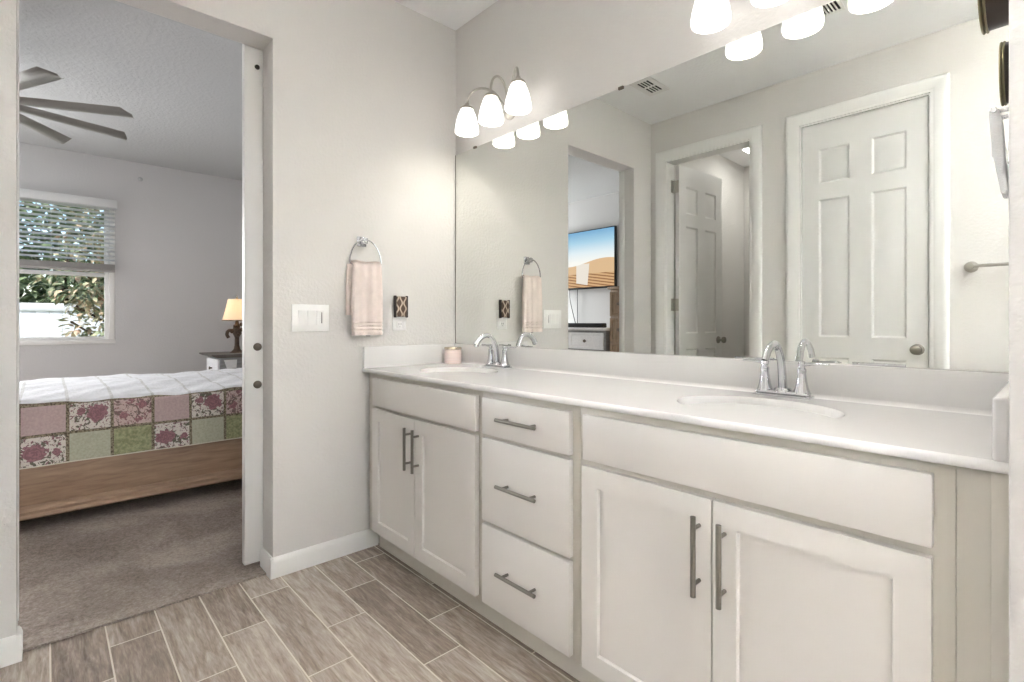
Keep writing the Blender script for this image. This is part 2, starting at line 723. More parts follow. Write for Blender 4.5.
b = B()
b.box(-WT, 0, YJ1, .15, 0, ZC)
b.box(-WT, 0, YO - .12, YJ2, 0, ZC)
b.box(-WT, 0, YJ2, YJ1, ZL, ZC)
struct(b, 'wall_left', M['wall'], 'pale greige bathroom wall with the tall bedroom doorway and towel ring', 'wall')
b = B()
b.box(0, 3.75, 0, .12, 0, ZC)
struct(b, 'wall_back', M['wall'], 'pale greige wall behind the long vanity mirror', 'wall')
b = B()
D2 = (.125, .805)
D3 = (1.112, 1.797)
ZD = 2.395
b.box(0, D2[0], YO - .12, YO, 0, ZC)
b.box(D2[1], D3[0], YO - .12, YO, 0, ZC)
b.box(D3[1], 3.75, YO - .12, YO, 0, ZC)
b.box(D2[0], D2[1], YO - .12, YO, ZD, ZC)
b.box(D3[0], D3[1], YO - .12, YO, ZD, ZC)
struct(b, 'wall_front', M['wall'], 'greige wall with two white doors seen in the mirror', 'wall')
b = B()
b.box(X_W, X_W + .12, -.62, 0, 0, ZC, .004)
struct(b, 'wall_right', M['wall'], 'short textured wall end at the right of the vanity', 'wall')
b = B()
b.box(3.6, 3.75, YO - .12, -1.90, 0, ZC)
b.box(3.6, 3.75, -1.14, .12, 0, ZC)
b.box(3.6, 3.75, -1.90, -1.14, 0, 1.03)
b.box(3.6, 3.75, -1.90, -1.14, 2.40, ZC)
struct(b, 'wall_side', M['wall'], 'bathroom end wall with an added window opening, right of the frame', 'wall')
b = B()
b.box(-.135, .037, -3.85, YO - .12, 0, ZC)
b.box(.037, 1.2, -3.85, -3.72, 0, ZC)
b.box(1.08, 1.2, -3.72, YO - .12, 0, ZC)
struct(b, 'wall_closet', M['wall'], 'plain walls of the small room behind the open door', 'wall')

XB = -4.1
WY = (-2.12, -1.18)   # window opening
WZ = (.90, 2.285)
b = B()
b.box(XB - .15, XB, WY[1], .3, 0, ZC)
b.box(XB - .15, XB, -2.48, WY[0], 0, ZC)
b.box(XB - .15, XB, -3.75, -3.42, 0, ZC)
b.box(XB - .15, XB, -3.42, -2.48, 0, WZ[0])
b.box(XB - .15, XB, -3.42, -2.48, WZ[1], ZC)
b.box(XB - .15, XB, WY[0], WY[1], 0, WZ[0])
b.box(XB - .15, XB, WY[0], WY[1], WZ[1], ZC)
struct(b, 'wall_window', M['bed_wall'], 'grey bedroom wall holding the window with the blind', 'wall')
b = B()
b.box(XB, -WT, .17, .3, 0, ZC)
struct(b, 'wall_head', M['bed_wall'], 'grey bedroom wall behind the head of the bed', 'wall')
b = B()
b.box(XB, -WT, -3.75, -3.6, 0, ZC)
struct(b, 'wall_television', M['bed_wall'], 'grey bedroom wall behind the television', 'wall')


# baseboards
def base_prof(t=.014, h=.086):
    return [(0, 0), (t, 0), (t, h - .022), (t * .75, h - .008), (t * .35, h), (0, h)]


def baseboard_x0(y0, y1):   # on the left wall, facing +X
    bb = B()
    bb.prism([(u, v) for u, v in base_prof()], 'y', y0, y1)
    return bb


bb = B()
bb.prism(base_prof(), 'y', YJ1 - .014, -.478)
bb.prism([(YJ1 - u, v) for u, v in base_prof()], 'x', -WT + .004, .0135)
struct(bb, 'baseboard_left', M['white'], 'white baseboard wrapping the wall corner beside the doorway', 'baseboard')
bb = B()
bb.prism(base_prof(), 'y', YO, YJ2 + .014)
bb.prism([(YJ2 + u, v) for u, v in base_prof()], 'x', -.06, .0135)
struct(bb, 'baseboard_corner', M['white'], 'short white baseboard left of the doorway', 'baseboard')
bb = B()
for x0, x1 in ((.0, .042), (.89, 1.03), (1.88, 3.6)):
    bb.prism([(YO + u, v) for u, v in base_prof()], 'x', x0, x1)
struct(bb, 'baseboard_front', M['white'], 'white baseboard along the wall of white doors', 'baseboard')
bb = B()
bb.prism([(XB + u, v) for u, v in base_prof()], 'y', -3.6, .17)
struct(bb, 'baseboard_window', M['white'], 'white baseboard under the bedroom window', 'baseboard')

# door trims seen in the mirror
CW = .076


def casing(name, x0, x1, label):
    c = B()
    prof = [(-.006, .0), (-.006, .009), (.002, .012), (.012, .012), (.018, .016), (.05, .019), (.066, .019), (.073, .015), (CW, .009), (CW, 0)]
    rows = []
    for dd_, h_ in prof:
        rows.append([c.bm.verts.new(p) for p in ((x0 - dd_, YO + h_, 0), (x0 - dd_, YO + h_, ZD + dd_), (x1 + dd_, YO + h_, ZD + dd_), (x1 + dd_, YO + h_, 0))])
    for ra, rb in zip(rows, rows[1:]):
        for k in range(3):
            c.bm.faces.new((ra[k], ra[k + 1], rb[k + 1], rb[k]))
    bmesh.ops.recalc_face_normals(c.bm, faces=c.bm.faces)
    # jamb lining and stop
    for xa, xb in ((x0, x0 + .014), (x1 - .014, x1)):
        c.box(xa, xb, YO - .12, YO - .001, 0, ZD)
    c.box(x0 + .014, x1 - .014, YO - .12, YO - .001, ZD - .014, ZD)
    return struct(c, name, M['white'], label, 'door trim')


casing('trim_1', D2[0], D2[1], 'white casing around the open doorway seen in the mirror')
casing('trim_2', D3[0], D3[1], 'white casing around the closed door seen in the mirror')
b = B()
b.box(-WT - .001, -.088, YJ2, YJ2 + .003, .09, ZL, .001)
struct(b, 'trim_3', M['white'], 'thin white strike strip on the left doorway jamb', 'door trim')


def six_panel(w, h, M4):
    st, mid = .098, .115
    pw = (w - 2 * st - mid) / 2
    xs = [0, st, st + pw, st + pw + mid, w - st, w]
    zs = [.012, .25, .87, 1.00, 1.885, 1.99, h - .165, h]
    d = B()
    d.panel(xs, zs, 0, .035, [(.011, -.009), (.006, 0), (.030, .008)], both=True)
    return d.xf(M4)


def knob(p, d, mat, parent, name='door_handle'):
    """round door knob at p projecting along +/-Y (d = +1 or -1)"""
    k = B()
    prof = [(0, 0), (.032, 0), (.032, .004), (.026, .009), (.011, .012), (.0105, .03), (.014, .034), (.026, .044), (.0285, .054),
            (.026, .064), (.016, .070), (0, .071)]
    k.lathe((0, 0, 0), prof, 24, 'y')
    k.xf(Matrix.Rotation(0 if d < 0 else pi, 4, 'Z'))
    k.xf(Matrix.Translation(p))
    return k.build(name, mat, parent)


# closed six-panel door
dr = thing('door_1', 'closed white six-panel door reflected at the right of the mirror', 'door', (D3[0], YO, 0), kind='structure')
six_panel(D3[1] - D3[0] - .034, ZD - .018, Matrix.Translation((D3[1] - .017, YO - .012, 0)) @ Matrix.Rotation(pi, 4, 'Z')).build('door_panel', M['door'], dr)
knob((D3[1] - .065, YO - .012, .937), 1, M['nickel'], dr)

# open six-panel door, swung into the small room; hinged at its left jamb
ang = radians(-85.5)
dr = thing('door_2', 'open white six-panel door with three hinges seen through the mirror', 'door', (.15, YO - .12, 0), kind='structure')
Md = Matrix.Translation((.150, YO - .120, 0)) @ Matrix.Rotation(ang, 4, 'Z')
six_panel(.655, ZD - .02, Md @ Matrix.Translation((.004, -.0, 0))).build('door_panel', M['door'], dr)
kb = B()
kp = [(0, 0), (.032, 0), (.032, .004), (.026, .009), (.011, .012), (.0105, .03), (.014, .034), (.026, .044), (.0285, .054), (.026, .064), (.016, .070), (0, .071)]
kb.lathe((.592, .035, .937), kp, 24, 'y')
kb.xf(Matrix.Translation((0, 0, 0)))
kb2 = B()
for side in (0, 1):
    t = B()
    t.lathe((0, 0, 0), kp, 24, 'y')
    t.xf(Md @ Matrix.Translation((.596, .035 if side else 0, .937)) @ Matrix.Rotation(pi if side else 0, 4, 'Z'))
    t.build('door_handle', M['nickel'], dr)
kb.bm.free()
kb2.bm.free()
for z in (.30, 1.235, 2.20):
    h = B()
    h.tube([(.1445, YO - .108, z - .05), (.1445, YO - .108, z + .05)], .008, 10)
    h.box(.1385, .1415, YO - .106, YO - .072, z - .05, z + .05)
    h.box(.147, .182, YO - .1195, YO - .1165, z - .05, z + .05)
    h.build('hinge', M['nickel_light'], dr)

# sliding door slab in the bedroom doorway
sd = thing('door_3', 'white sliding door edge showing two round pulls beside the towel wall', 'door', (-.155, -.6, 0), kind='structure')
b = B()
b.box(-.178, -.139, -1.040, -.06, .025, 2.36, .003)
b.build('door_panel', M['door'], sd)
for z in (.985, .817):
    k = B()
    k.lathe((-.139, -.987, z), [(0, 0), (.0175, 0), (.0175, .004), (.0135, .010), (.006, .013), (0, .0135)], 24, 'x')
    k.build('door_handle', M['knob'], sd)
k = B()
k.lathe((-.139, -.988, 2.232), [(0, 0), (.011, 0), (.009, .006), (0, .008)], 16, 'x')
k.build('screw', M['screw'], sd)

# closet light
tl = thing('ceiling_light', 'bright square ceiling light in the small room seen in the mirror', 'light', (.56, -3.2, ZC))
b = B()
b.box(.28, .84, -3.36, -3.06, ZC - .03, ZC, .006)
b.build('housing', M['white'], tl)
b = B()
b.box(.295, .825, -3.345, -3.075, ZC - .038, ZC - .028, .004)
b.build('diffuser', M['panel_light'], tl)

# ------------------------------------------------------------------ vanity
YF = -.535      # face frame front
YD = -.555      # door fronts
Z0, ZT = .098, .852


def bar_pull(p, length, vert, parent):
    h = B()
    p = Vector(p)
    d = Vector((0, 0, 1)) if vert else Vector((1, 0, 0))
    h.tube([p - d * length / 2, p + d * length / 2], .0062, 14)
    for sgn in (-1, 1):
        q = p + d * sgn * (length / 2 - .028)
        h.tube([q, q + Vector((0, .030, 0))], .0048, 12)
    return h.build('handle', M['nickel'], parent)


def shaker(x0, x1, z0, z1, parent, name='door'):
    d = B()
    r = .054
    d.panel([x0, x0 + r, x1 - r, x1], [z0, z0 + r, z1 - r, z1], YD, YF - .0005, [(.0028, -.009)])
    return d.build(name, M['cab'], parent)


def slab(x0, x1, z0, z1, parent, name):
    d = B()
    d.box(x0, x1, YD, YF - .0005, z0, z1, .002)
    return d.build(name, M['cab'], parent)


def cabinet_box(x0, x1, parent, openings, cuts):
    c = B()
    # carcass sides, bottom, back
    c.box(x0, x0 + .016, YF + .018, -.01, Z0, ZT)
    c.box(x1 - .016, x1, YF + .018, -.01, Z0, ZT)
    c.box(x0 + .016, x1 - .016, YF + .018, -.01, Z0, Z0 + .016)
    c.box(x0 + .016, x1 - .016, -.02, -.01, Z0 + .016, ZT)
    c.build('body', M['cab_in'], parent)
    f = B()
    f.box(x0, x1, YF, YF + .018, Z0, ZT, .0012)
    f.build('face_frame', M['cab_in'], parent)
    k = B()
    k.box(x0, x1, -.482, -.466, 0, Z0)
    k.build('toe_kick', M['cab_in'], parent)


c1 = thing('vanity_cabinet', 'cream sink cabinet with two doors against the towel wall', 'cabinet', (.46, -.28, 0))
cabinet_box(.032, .893, c1, None, None)
slab(.1, .874, .705, .833, c1, 'false_front')
d = shaker(.1, .469, .116, .690, c1)
bar_pull((.443, -.588, .568), .176, True, d)
d = shaker(.473, .872, .116, .690, c1)
bar_pull((.505, -.588, .568), .176, True, d)
c2 = thing('drawer_cabinet', 'cream three-drawer cabinet between the two sink cabinets', 'cabinet', (1.115, -.28, 0))
cabinet_box(.893, 1.34, c2, None, None)
for z0, z1, zh in ((.705, .832, .772), (.404, .691, .551), (.114, .391, .261)):
    d = slab(.911, 1.314, z0, z1, c2, 'drawer')
    bar_pull((1.113, -.588, zh), .182, False, d)
c3 = thing('vanity_cabinet', 'cream sink cabinet with two doors nearest the right wall', 'cabinet', (1.75, -.28, 0))
cabinet_box(1.34, 2.166, c3, None, None)
slab(1.364, 2.137, .705, .833, c3, 'false_front')
d = shaker(1.362, 1.743, .112, .687, c3)
bar_pull((1.716, -.588, .558), .184, True, d)
d = shaker(1.747, 2.136, .112, .687, c3)
bar_pull((1.776, -.588, .556), .184, True, d)
f = B()
f.box(2.1665, 2.21, YF, YF + .018, 0, ZT, .001)
f.box(2.21, X_W - .0005, YF - .006, YF + .018, 0, ZT, .001)
tag(f.build('filler_panel', M['cab_in']), 'narrow cream filler panel between right cabinet and wall', 'panel')


# worktop with two oval basins
def worktop():
    wt = thing('countertop', 'long glossy white countertop with two oval basins', 'countertop', (1.11, -.28, ZT))
    x0, x1, y0, y1, zt = .0005, X_W - .001, -.56, -.0005, .873
    basins = [(.425, -.295, .205, .160), (1.735, -.295, .205, .160)]
    t = bmesh.new()
    # top sheet: rectangular patches around each basin joined to plain strips
    NS = 48

    def sheet_patch(xa, xb, ya, yb, ba):
        cx, cy, rx, ry = ba
        inner, outer = [], []
        # angle list incl. corners of rectangle
        for k in range(NS):
            a = 2 * pi * k / NS
            ca, sa = cos(a), sin(a)
            inner.append(t.verts.new((cx + rx * ca, cy + ry * sa, zt)))
            tx = ((xb if ca > 0 else xa) - cx) / ca if abs(ca) > 1e-6 else 1e9
            ty = ((yb if sa > 0 else ya) - cy) / sa if abs(sa) > 1e-6 else 1e9
            tt = min(tx, ty)
            outer.append(t.verts.new((cx + tt * ca, cy + tt * sa, zt)))
        for k in range(NS):
            k2 = (k + 1) % NS
            t.faces.new((inner[k], outer[k], outer[k2], inner[k2]))
            # corner fill
            p, q = outer[k].co, outer[k2].co
            if abs(p.x - q.x) > 1e-6 and abs(p.y - q.y) > 1e-6:
                X = xb if max(p.x, q.x) > xb - 1e-6 else xa
                Y = yb if max(p.y, q.y) > yb - 1e-6 else ya
                v = t.verts.new((X, Y, zt))
                t.faces.new((outer[k], v, outer[k2]))
        return inner
    e = .009
    ya, yb = y0 + e, y1
    cuts = [x0, .10, .75, 1.41, 2.06, x1]
    for i in range(5):
        xa, xb = cuts[i], cuts[i + 1]
        if i in (1, 3):
            sheet_patch(xa, xb, ya, yb, basins[0 if i == 1 else 1])
        else:
            vs = [t.verts.new(p) for p in ((xa, ya, zt), (xb, ya, zt), (xb, yb, zt), (xa, yb, zt))]
            t.faces.new(vs)
    bmesh.ops.remove_doubles(t, verts=t.verts[:], dist=1e-5)
    # rounded front edge + underside
    prof = [(ya, zt), (y0 + .0045, zt - .0013), (y0 + .0013, zt - .0045), (y0, zt - .009), (y0, zt - .015), (y0 + .002, zt - .018), (y0 + .012, zt - .018), (y0 + .012, ZT + .001)]
    bot = [(yb, ZT + .001)]
    pr = prof + bot
    for (ay, az), (by, bz) in zip(pr, pr[1:]):
        vs = [t.verts.new(p) for p in ((x0, ay, az), (x1, ay, az), (x1, by, bz), (x0, by, bz))]
        t.faces.new(vs[::-1])
    for xx in (x0, x1):
        t.faces.new([t.verts.new((xx, py, pz)) for py, pz in pr + [(yb, zt)]])
    bmesh.ops.remove_doubles(t, verts=t.verts[:], dist=1e-5)
    bmesh.ops.recalc_face_normals(t, faces=t.faces)
    t.normal_update()
    for fc in t.faces:
        if abs(fc.normal.z) > .95 and abs(fc.calc_center_median().z - zt) < 1e-4 and fc.normal.z < 0:
            fc.normal_flip()
    bb_ = B()
    bb_.merge(t)
    bb_.build('slab', M['counter'], wt, smooth=50)
    for cx, cy, rx, ry in basins:
        s_ = B()
        prof = [(1.0, 0), (.985, -.004), (.955, -.014), (.90, -.045), (.80, -.085), (.62, -.118), (.36, -.136), (.10, -.142)]
        tt = bmesh.new()
        rows = [[tt.verts.new((cx + rx * r * cos(2 * pi * k / 48), cy + ry * r * sin(2 * pi * k / 48), zt + h)) for k in range(48)] for r, h in prof]
        for ra, rb in zip(rows, rows[1:]):
            for k in range(48):
                tt.faces.new((ra[k], ra[(k + 1) % 48], rb[(k + 1) % 48], rb[k]))
        s_.merge(tt)
        bs = s_.build('basin', M['counter'], wt, smooth=60)
        dn = B()
        dn.lathe((cx, cy, zt - .1425), [(0, .004), (.012, .004), (.016, .002), (.021, .002), (.022, -.003), (0, -.003)], 24)
        dn.build('drain', M['chrome'], bs)
    s_ = B()
    s_.box(.0, x1, -.021, -.0005, zt - .002, .9755, .004)
    # small cove at the foot of the splash
    cv = [(-.021, zt - .001), (-.021, zt + .012)] + [(-.033 + .012 * cos(a), zt + .012 + .012 * sin(a)) for a in [-.01 - (pi / 2 - .02) * k / 6 for k in range(7)]]
    s_.prism(cv, 'x', .02, x1 - .02)
    s_.build('backsplash', M['counter'], wt)
    s_ = B()
    s_.box(.0005, .0205, -.556, -.02, zt - .002, .9755, .004)
    s_.build('side_splash', M['counter'], wt)
    s_ = B()
    s_.box(x1 - .0215, x1, -.556, -.02, zt - .002, .9755, .0055, 3)
    s_.build('side_splash', M['counter'], wt)
    return wt


worktop()


# faucets
def faucet(x, label):
    y, z = -.068, .873
    f = thing('faucet', label, 'faucet', (x, y, z), 'chrome two-handle basin faucets')
    p = B()
    p.box(x - .078, x + .078, y - .027, y + .027, z, z + .010, .004)
    p.box(x - .072, x + .072, y - .021, y + .021, z + .008, z + .021, .006)
    p.build('base_plate', M['chrome'], f)
    s_ = B()
    path = spline([(x, y, z + .018), (x, y - .003, z + .05), (x, y - .013, z + .100), (x, y - .034, z + .142), (x, y - .064, z + .159),
                   (x, y - .098, z + .151), (x, y - .124, z + .130), (x, y - .134, z + .113)], 6)
    n = len(path)
    rad = []
    for i in range(n):
        q = i / (n - 1)
        a = .0125 - .004 * min(1, q * 1.6)
        w = .0165 - .006 * min(1, q * 1.5) + (.007 * max(0, (q - .6) / .4))
        rad.append((a, w))
    s_.tube(path, rad, 18)
    s_.lathe((x, y, z + .016), [(0, 0), (.026, 0), (.025, .006), (.021, .012), (0, .014)], 24)
    s_.build('spout', M['chrome'], f)
    ar = B()
    ar.tube([(x, y - .134, z + .114), (x, y - .1355, z + .106)], .010, 16)
    ar.build('aerator', M['chrome'], f)
    for sg in (-1, 1):
        h = B()
        hx = x + sg * .051
        h.lathe((hx, y, z + .016), [(0, 0), (.0235, 0), (.0215, .006), (.017, .02), (.0135, .04), (.0115, .058), (.0125, .064), (.0125, .070), (.0095, .074), (.0085, .080), (.0105, .085), (.009, .092), (0, .095)], 24)
        hd = h.build('handle', M['chrome'], f)
        l = B()
        l.tube(spline([(hx - sg * .004, y, z + .098), (hx + sg * .02, y + .003, z + .101), (hx + sg * .045, y + .006, z + .104), (hx + sg * .07, y + .008, z + .103)], 5),
               [(.0048, .0062)] * 6 + [(.0036, .0085)] * 5 + [(.003, .0095)] * 4 + [(.0015, .004)], 12)
        l.build('lever', M['chrome'], hd)
    return f


fa = faucet(.436, 'chrome arched faucet near the pink jar, at the far basin')
dup(fa, (1.728, -.068, .873), 'chrome arched faucet at the near basin')

# pink jar
j = thing('candle_jar', 'small pink jar with silver lid in the counter corner', 'jar', (.083, -.078, .873))
b = B()
b.lathe((.083, -.078, .873), [(0, 0), (.042, 0), (.0455, .004), (.046, .01), (.046, .072), (.044, .076), (0, .076)], 36)
b.build('jar', M['pink_jar'], j)
b = B()
b.lathe((.083, -.078, .949), [(0, 0), (.047, 0), (.0475, .003), (.047, .010), (.044, .013), (0, .0135)], 36)
b.build('lid', M['silvertrim'], j)

# mirror
mr = thing('wall_mirror', 'wide frameless wall mirror above the countertop backsplash', 'mirror', (1.1, -.003, .977))
b = B()
b.box(.0095, X_W - .001, -.006, -.001, .977, 2.0225)
b.build('mirror_glass', M['mirror'], mr)
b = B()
b.box(.0055, .0095, -.0065, -.001, .977, 2.0225)  # dark strip in place of the shadow line along the mirror's left edge
b.build('edge_shadow_strip', M['edge'], mr)
for x in (.182, 1.109, 2.0):
    b = B()
    b.box(x - .012, x + .012, -.011, -.0, 2.0165, 2.028, .002)
    b.tube([(x, -.012, 2.022), (x, -.010, 2.022)], .005, 10)
    b.build('clip', M['knob'], mr)
for x in (.3, 1.62, 1.95):
    b = B()
    b.box(x - .06, x + .06, -.010, -.001, .9755, .9835, .001)
    b.build('clip', M['chrome'], mr)


# vanity lights
def vanity_light():
    v = thing('vanity_light', 'three-shade nickel wall light over the far basin, beside the corner', 'light fixture', (.46, 0, 2.09),
              'three-shade vanity lights')
    xc = .46
    p = B()
    p.lathe((xc, 0, 2.135), [(0, 0), (.046, 0), (.046, .006), (.04, .012), (.024, .017), (0, .019)], 32, 'y', sx=1.0)
    p.build('back_plate', M['nickel_light'], v)
    for x in (.273, .46, .647):
        y = -.13
        a = B()
        s0 = Vector((xc + (x - xc) * .12, -.012, 2.145))
        if abs(x - xc) < .01:
            pts = [s0, (x, -.026, 2.165), (x, -.030, 2.21), (x, -.050, 2.255), (x, -.083, 2.274), (x, -.115, 2.255), (x, -.13, 2.215), (x, -.13, 2.18)]
        else:
            w = lambda q, z: Vector((xc + (x - xc) * q, -.012 + (y + .012) * q, z))
            pts = [s0, w(.2, 2.18), w(.32, 2.22), w(.5, 2.247), w(.7, 2.257), w(.87, 2.243), w(.97, 2.212), w(1.0, 2.18)]
        a.tube(spline(pts, 6), .0062, 12)
        a.build('arm', M['nickel_light'], v)
        ft = B()
        ft.lathe((x, y, 2.156), [(0, 0), (.034, 0), (.034, .007), (.028, .016), (.014, .024), (.010, .034), (0, .036)], 28)
        ft.build('shade_holder', M['nickel_light'], v)
        sh = B()
        prof = [(.032, .114), (.040, .098), (.049, .072), (.0565, .040), (.060, .016), (.059, .003), (.0565, 0), (.0535, .003), (.054, .016),
                (.0505, .040), (.043, .072), (.035, .097), (.027, .112)]
        sh.lathe((x, y, 2.041), prof, 36, closed=True)
        sh.build('lamp_shade', M['shade'], v)
        bulb = light('bulb', 'POINT', (x - xc, y, 2.092 - 2.09), (0, 0, 0), 1.1, (1, .985, .965), shadow_soft_size=.028)
        bulb.parent = v
    return v


vl = vanity_light()
dup(vl, (.46 + 1.263, 0, 2.09), 'three-shade nickel wall light over the near basin, cut by the frame top')

# added uplight bowl, out of view, bounces fill light off the ceiling
ux, uy, uz = 3.02, -.62, 1.50
rl = thing('added_fill_uplight', 'added nickel uplight bowl giving the bathroom bounced fill light, out of frame', 'light', (ux, uy, ZC))
b = B()
b.lathe((ux, uy, ZC), [(0, -.03), (.05, -.028), (.06, -.01), (.06, 0), (0, 0)], 32)
b.tube([(ux, uy, uz), (ux, uy, ZC - .02)], .008, 12)
b.build('added_uplight_stem', M['nickel_light'], rl)
b = B()
b.lathe((ux, uy, uz), [(0, -.03), (.08, -.026), (.15, -.006), (.20, .04), (.228, .16), (.236, .33), (.230, .33), (.222, .16), (.194, .042), (.145, .002), (.08, -.016), (0, -.02)], 48)
b.build('added_uplight_bowl', M['nickel_light'], rl)
b = B()
b.lathe((ux, uy, uz), [(.012, .006), (.138, .010), (.14, .014), (.012, .018)], 48, closed=True)
b.build('diffuser', M['round'], rl)  # glowing glass of the added fill uplight

# left wall fittings
sw = thing('light_switch', 'white triple rocker light switch plate left of the pink towel', 'switch', (0, -.805, 1.114))
b = B()
b.box(0, .0065, -.888, -.722, 1.053, 1.174, .002)
b.build('plate', M['plastic'], sw)
for i, yc in enumerate((-.846, -.805, -.764)):
    b = B()
    t = bmesh.new()
    b.prism([(.0064, -.033), (.0085, -.033), (.0085, 0), (.0120, .033), (.0064, .033)], 'y', yc - .0155, yc + .0155)
    b.xf(Matrix.Translation((0, 0, 1.114)))
    if i == 2:
        b.build('rocker', M['plastic'], sw)
        q = B()
        q.box(.008, .0135, yc + .004, yc + .0075, 1.09, 1.14, .0008)
        q.build('dimmer_slider', M['blind_rail'], sw)
    else:
        b.build('rocker', M['plastic'], sw)
    t.free()

ol = thing('wall_outlet', 'white wall outlet plate under the bronze plug-in', 'outlet', (0, -.355, 1.11))
b = B()
b.box(0, .006, -.393, -.317, 1.052, 1.168, .002)
b.build('plate', M['plastic'], ol)
for z in (1.082, 1.138):
    b = B()
    b.box(.0055, .0085, -.373, -.337, z - .019, z + .019, .004)
    s_ = b.build('socket', M['plastic'], ol)
    q = B()
    for yy in (-.361, -.349):
        q.box(.0083, .0089, yy - .0012, yy + .0012, z - .002, z + .009)
    q.lathe((.0083, -.355, z - .009), [(0, 0), (.0028, 0), (0, .0006)], 12, 'x')
    q.build('slot', M['dark'], s_)

fr = thing('air_freshener', 'bronze woven plug-in air freshener on the wall outlet', 'air freshener', (.03, -.353, 1.12))
b = B()
t = B()
t.box(.014, .036, -.388, -.328, 1.122, 1.225, .007, 3)
t.build('cover', M['freshener'], fr)
for yy in (-.391, -.325):
    q = B()
    q.box(.012, .033, yy - .004, yy + .004, 1.118, 1.229, .0035)
    q.build('rim', M['bronze'], fr)
q = B()
q.box(.009, .016, -.374, -.340, 1.122, 1.16, .003)
q.build('plug', M['plastic'], fr)
b.bm.free()

# towel ring and towel
yr, zr = -.562, 1.482
tr = thing('towel_ring', 'chrome towel ring on the wall above the pink towel', 'towel ring', (0, yr, zr))
b = B()
b.box(0, .011, yr - .024, yr + .024, zr - .024, zr + .024, .004)
b.box(.010, .047, yr - .014, yr + .014, zr - .014, zr + .016, .004)
b.build('mount', M['chrome'], tr)
b = B()
pts = []
hw, zt_, zb_ = .080, zr + .004, 1.366
for k in range(25):
    a = pi - pi * k / 24
    pts.append((.047 + .006 * sin(a) * 0, yr + hw * cos(a), zb_ + .012 + (zt_ - zb_ - .012) * sin(a)))
pts = [(.047, yr + hw - .014, zb_), (.047, yr - hw + .014, zb_), (.047, yr - hw + .004, zb_ + .004)] + pts + [(.047, yr + hw - .004, zb_ + .004), (.047, yr + hw - .014, zb_)]
b.tube(pts, .0036, 10)
b.build('ring', M['chrome'], tr)


def towel():
    tw = thing('hand_towel', 'pale pink hand towel folded over the chrome towel ring', 'towel', (.05, yr, 1.03))

    def sheet(xf, y0, y1, zbot, ztop, ph, thick, name, over):
        bb_ = B()
        NU, NV = 26, 60
        g = {}
        for side in (0, 1):
            for i in range(NU + 1):
                u = i / NU
                for k in range(NV + 1):
                    v = k / NV
                    z = ztop + (zbot - ztop) * v
                    pinch = .90 + .10 * min(1, v * 2.2)
                    y = (y0 + y1) / 2 + (y1 - y0) * (u - .5) * pinch
                    fold = .006 * sin(u * 9 + ph + v * .8) * (.4 + .6 * v) + .003 * sin(u * 21 + ph * 2)
                    band = -.006 if any(abs(v - q) < .014 for q in (.835, .885, .935)) and over else 0
                    edge = -.006 * (max(0, abs(u - .5) - .44) / .06) ** 2
                    top = -.010 * max(0, 1 - v / .06) ** 2 * (1 if side else .2)
                    x = xf + fold + (thick + band + edge + top if side else 0)
                    g[side, i, k] = bb_.bm.verts.new((x, y, z))
        for i in range(NU):
            for k in range(NV):
                bb_.bm.faces.new((g[1, i, k], g[1, i, k + 1], g[1, i + 1, k + 1], g[1, i + 1, k]))
                bb_.bm.faces.new((g[0, i, k], g[0, i + 1, k], g[0, i + 1, k + 1], g[0, i, k + 1]))
        for i in range(NU):
            for k, r in ((0, 1), (NV, 0)):
                q = (g[0, i, k], g[1, i, k], g[1, i + 1, k], g[0, i + 1, k])
                bb_.bm.faces.new(q if r else q[::-1])
        for k in range(NV):
            for i, r in ((0, 0), (NU, 1)):
                q = (g[0, i, k], g[1, i, k], g[1, i, k + 1], g[0, i, k + 1])
                bb_.bm.faces.new(q if r else q[::-1])
        bmesh.ops.recalc_face_normals(bb_.bm, faces=bb_.bm.faces)
        return bb_.build(name, M['towel'], tw, smooth=60)
    sheet(.052, yr - .076, yr + .082, 1.033, 1.376, .4, .017, 'front_fold', True)
    sheet(.020, yr - .089, yr + .05, 1.128, 1.368, 1.6, .014, 'back_fold', False)
    tg = B()
    tg.box(.058, .060, yr - .004, yr + .018, 1.0265, 1.037)
    tg.build('care_tag', M['blind_rail'], tw)
    # saddle over the bar
    sd_ = B()
    pts_ = arc((.045, 0, 1.364), .0205, pi, 0, 10)
    t = bmesh.new()
    rows = []
    for yq in (yr - .070, yr - .05, yr, yr + .05, yr + .072):
        rows.append([t.verts.new((p.x, yq, p.z + .004 * sin(yq * 60))) for p in pts_])
    for a, c in zip(rows, rows[1:]):
        for k in range(10):
            t.faces.new((a[k], a[k + 1], c[k + 1], c[k]))
    bmesh.ops.solidify(t, geom=t.faces[:], thickness=-.006)
    bmesh.ops.recalc_face_normals(t, faces=t.faces)
    sd_.merge(t)
    sd_.build('top_fold', M['towel'], tw, smooth=60)


towel()

# fittings at the right edge, on the short wall end beside the mirror
dd = thing('wall_fixture', 'round dark bronze fixture on the right wall, cut by the frame top', 'wall fitting', (X_W, -.264, 1.776))
b = B()
b.lathe((X_W, -.264, 1.776), [(0, 0), (.060, 0), (.074, .006), (.079, .016), (.080, .049), (0, .049)], 48, '-x')
b.build('body', M['bronze'], dd)
for h0 in (.0475, .0535):
    b = B()
    b.lathe((X_W, -.264, 1.776), [(.070, h0), (.0825, h0), (.0845, h0 + .0022), (.0825, h0 + .0045), (.070, h0 + .0045)], 48, '-x')
    b.build('rim', M['brass'], dd)
hk = thing('towel_hook', 'chrome bracket on the right wall holding a white cloth', 'hook', (X_W, -.25, 1.52))
b = B()
b.box(X_W - .008, X_W, -.285, -.215, 1.505, 1.535, .003)
b.box(X_W - .041, X_W - .006, -.278, -.272, 1.515, 1.523, .0015)
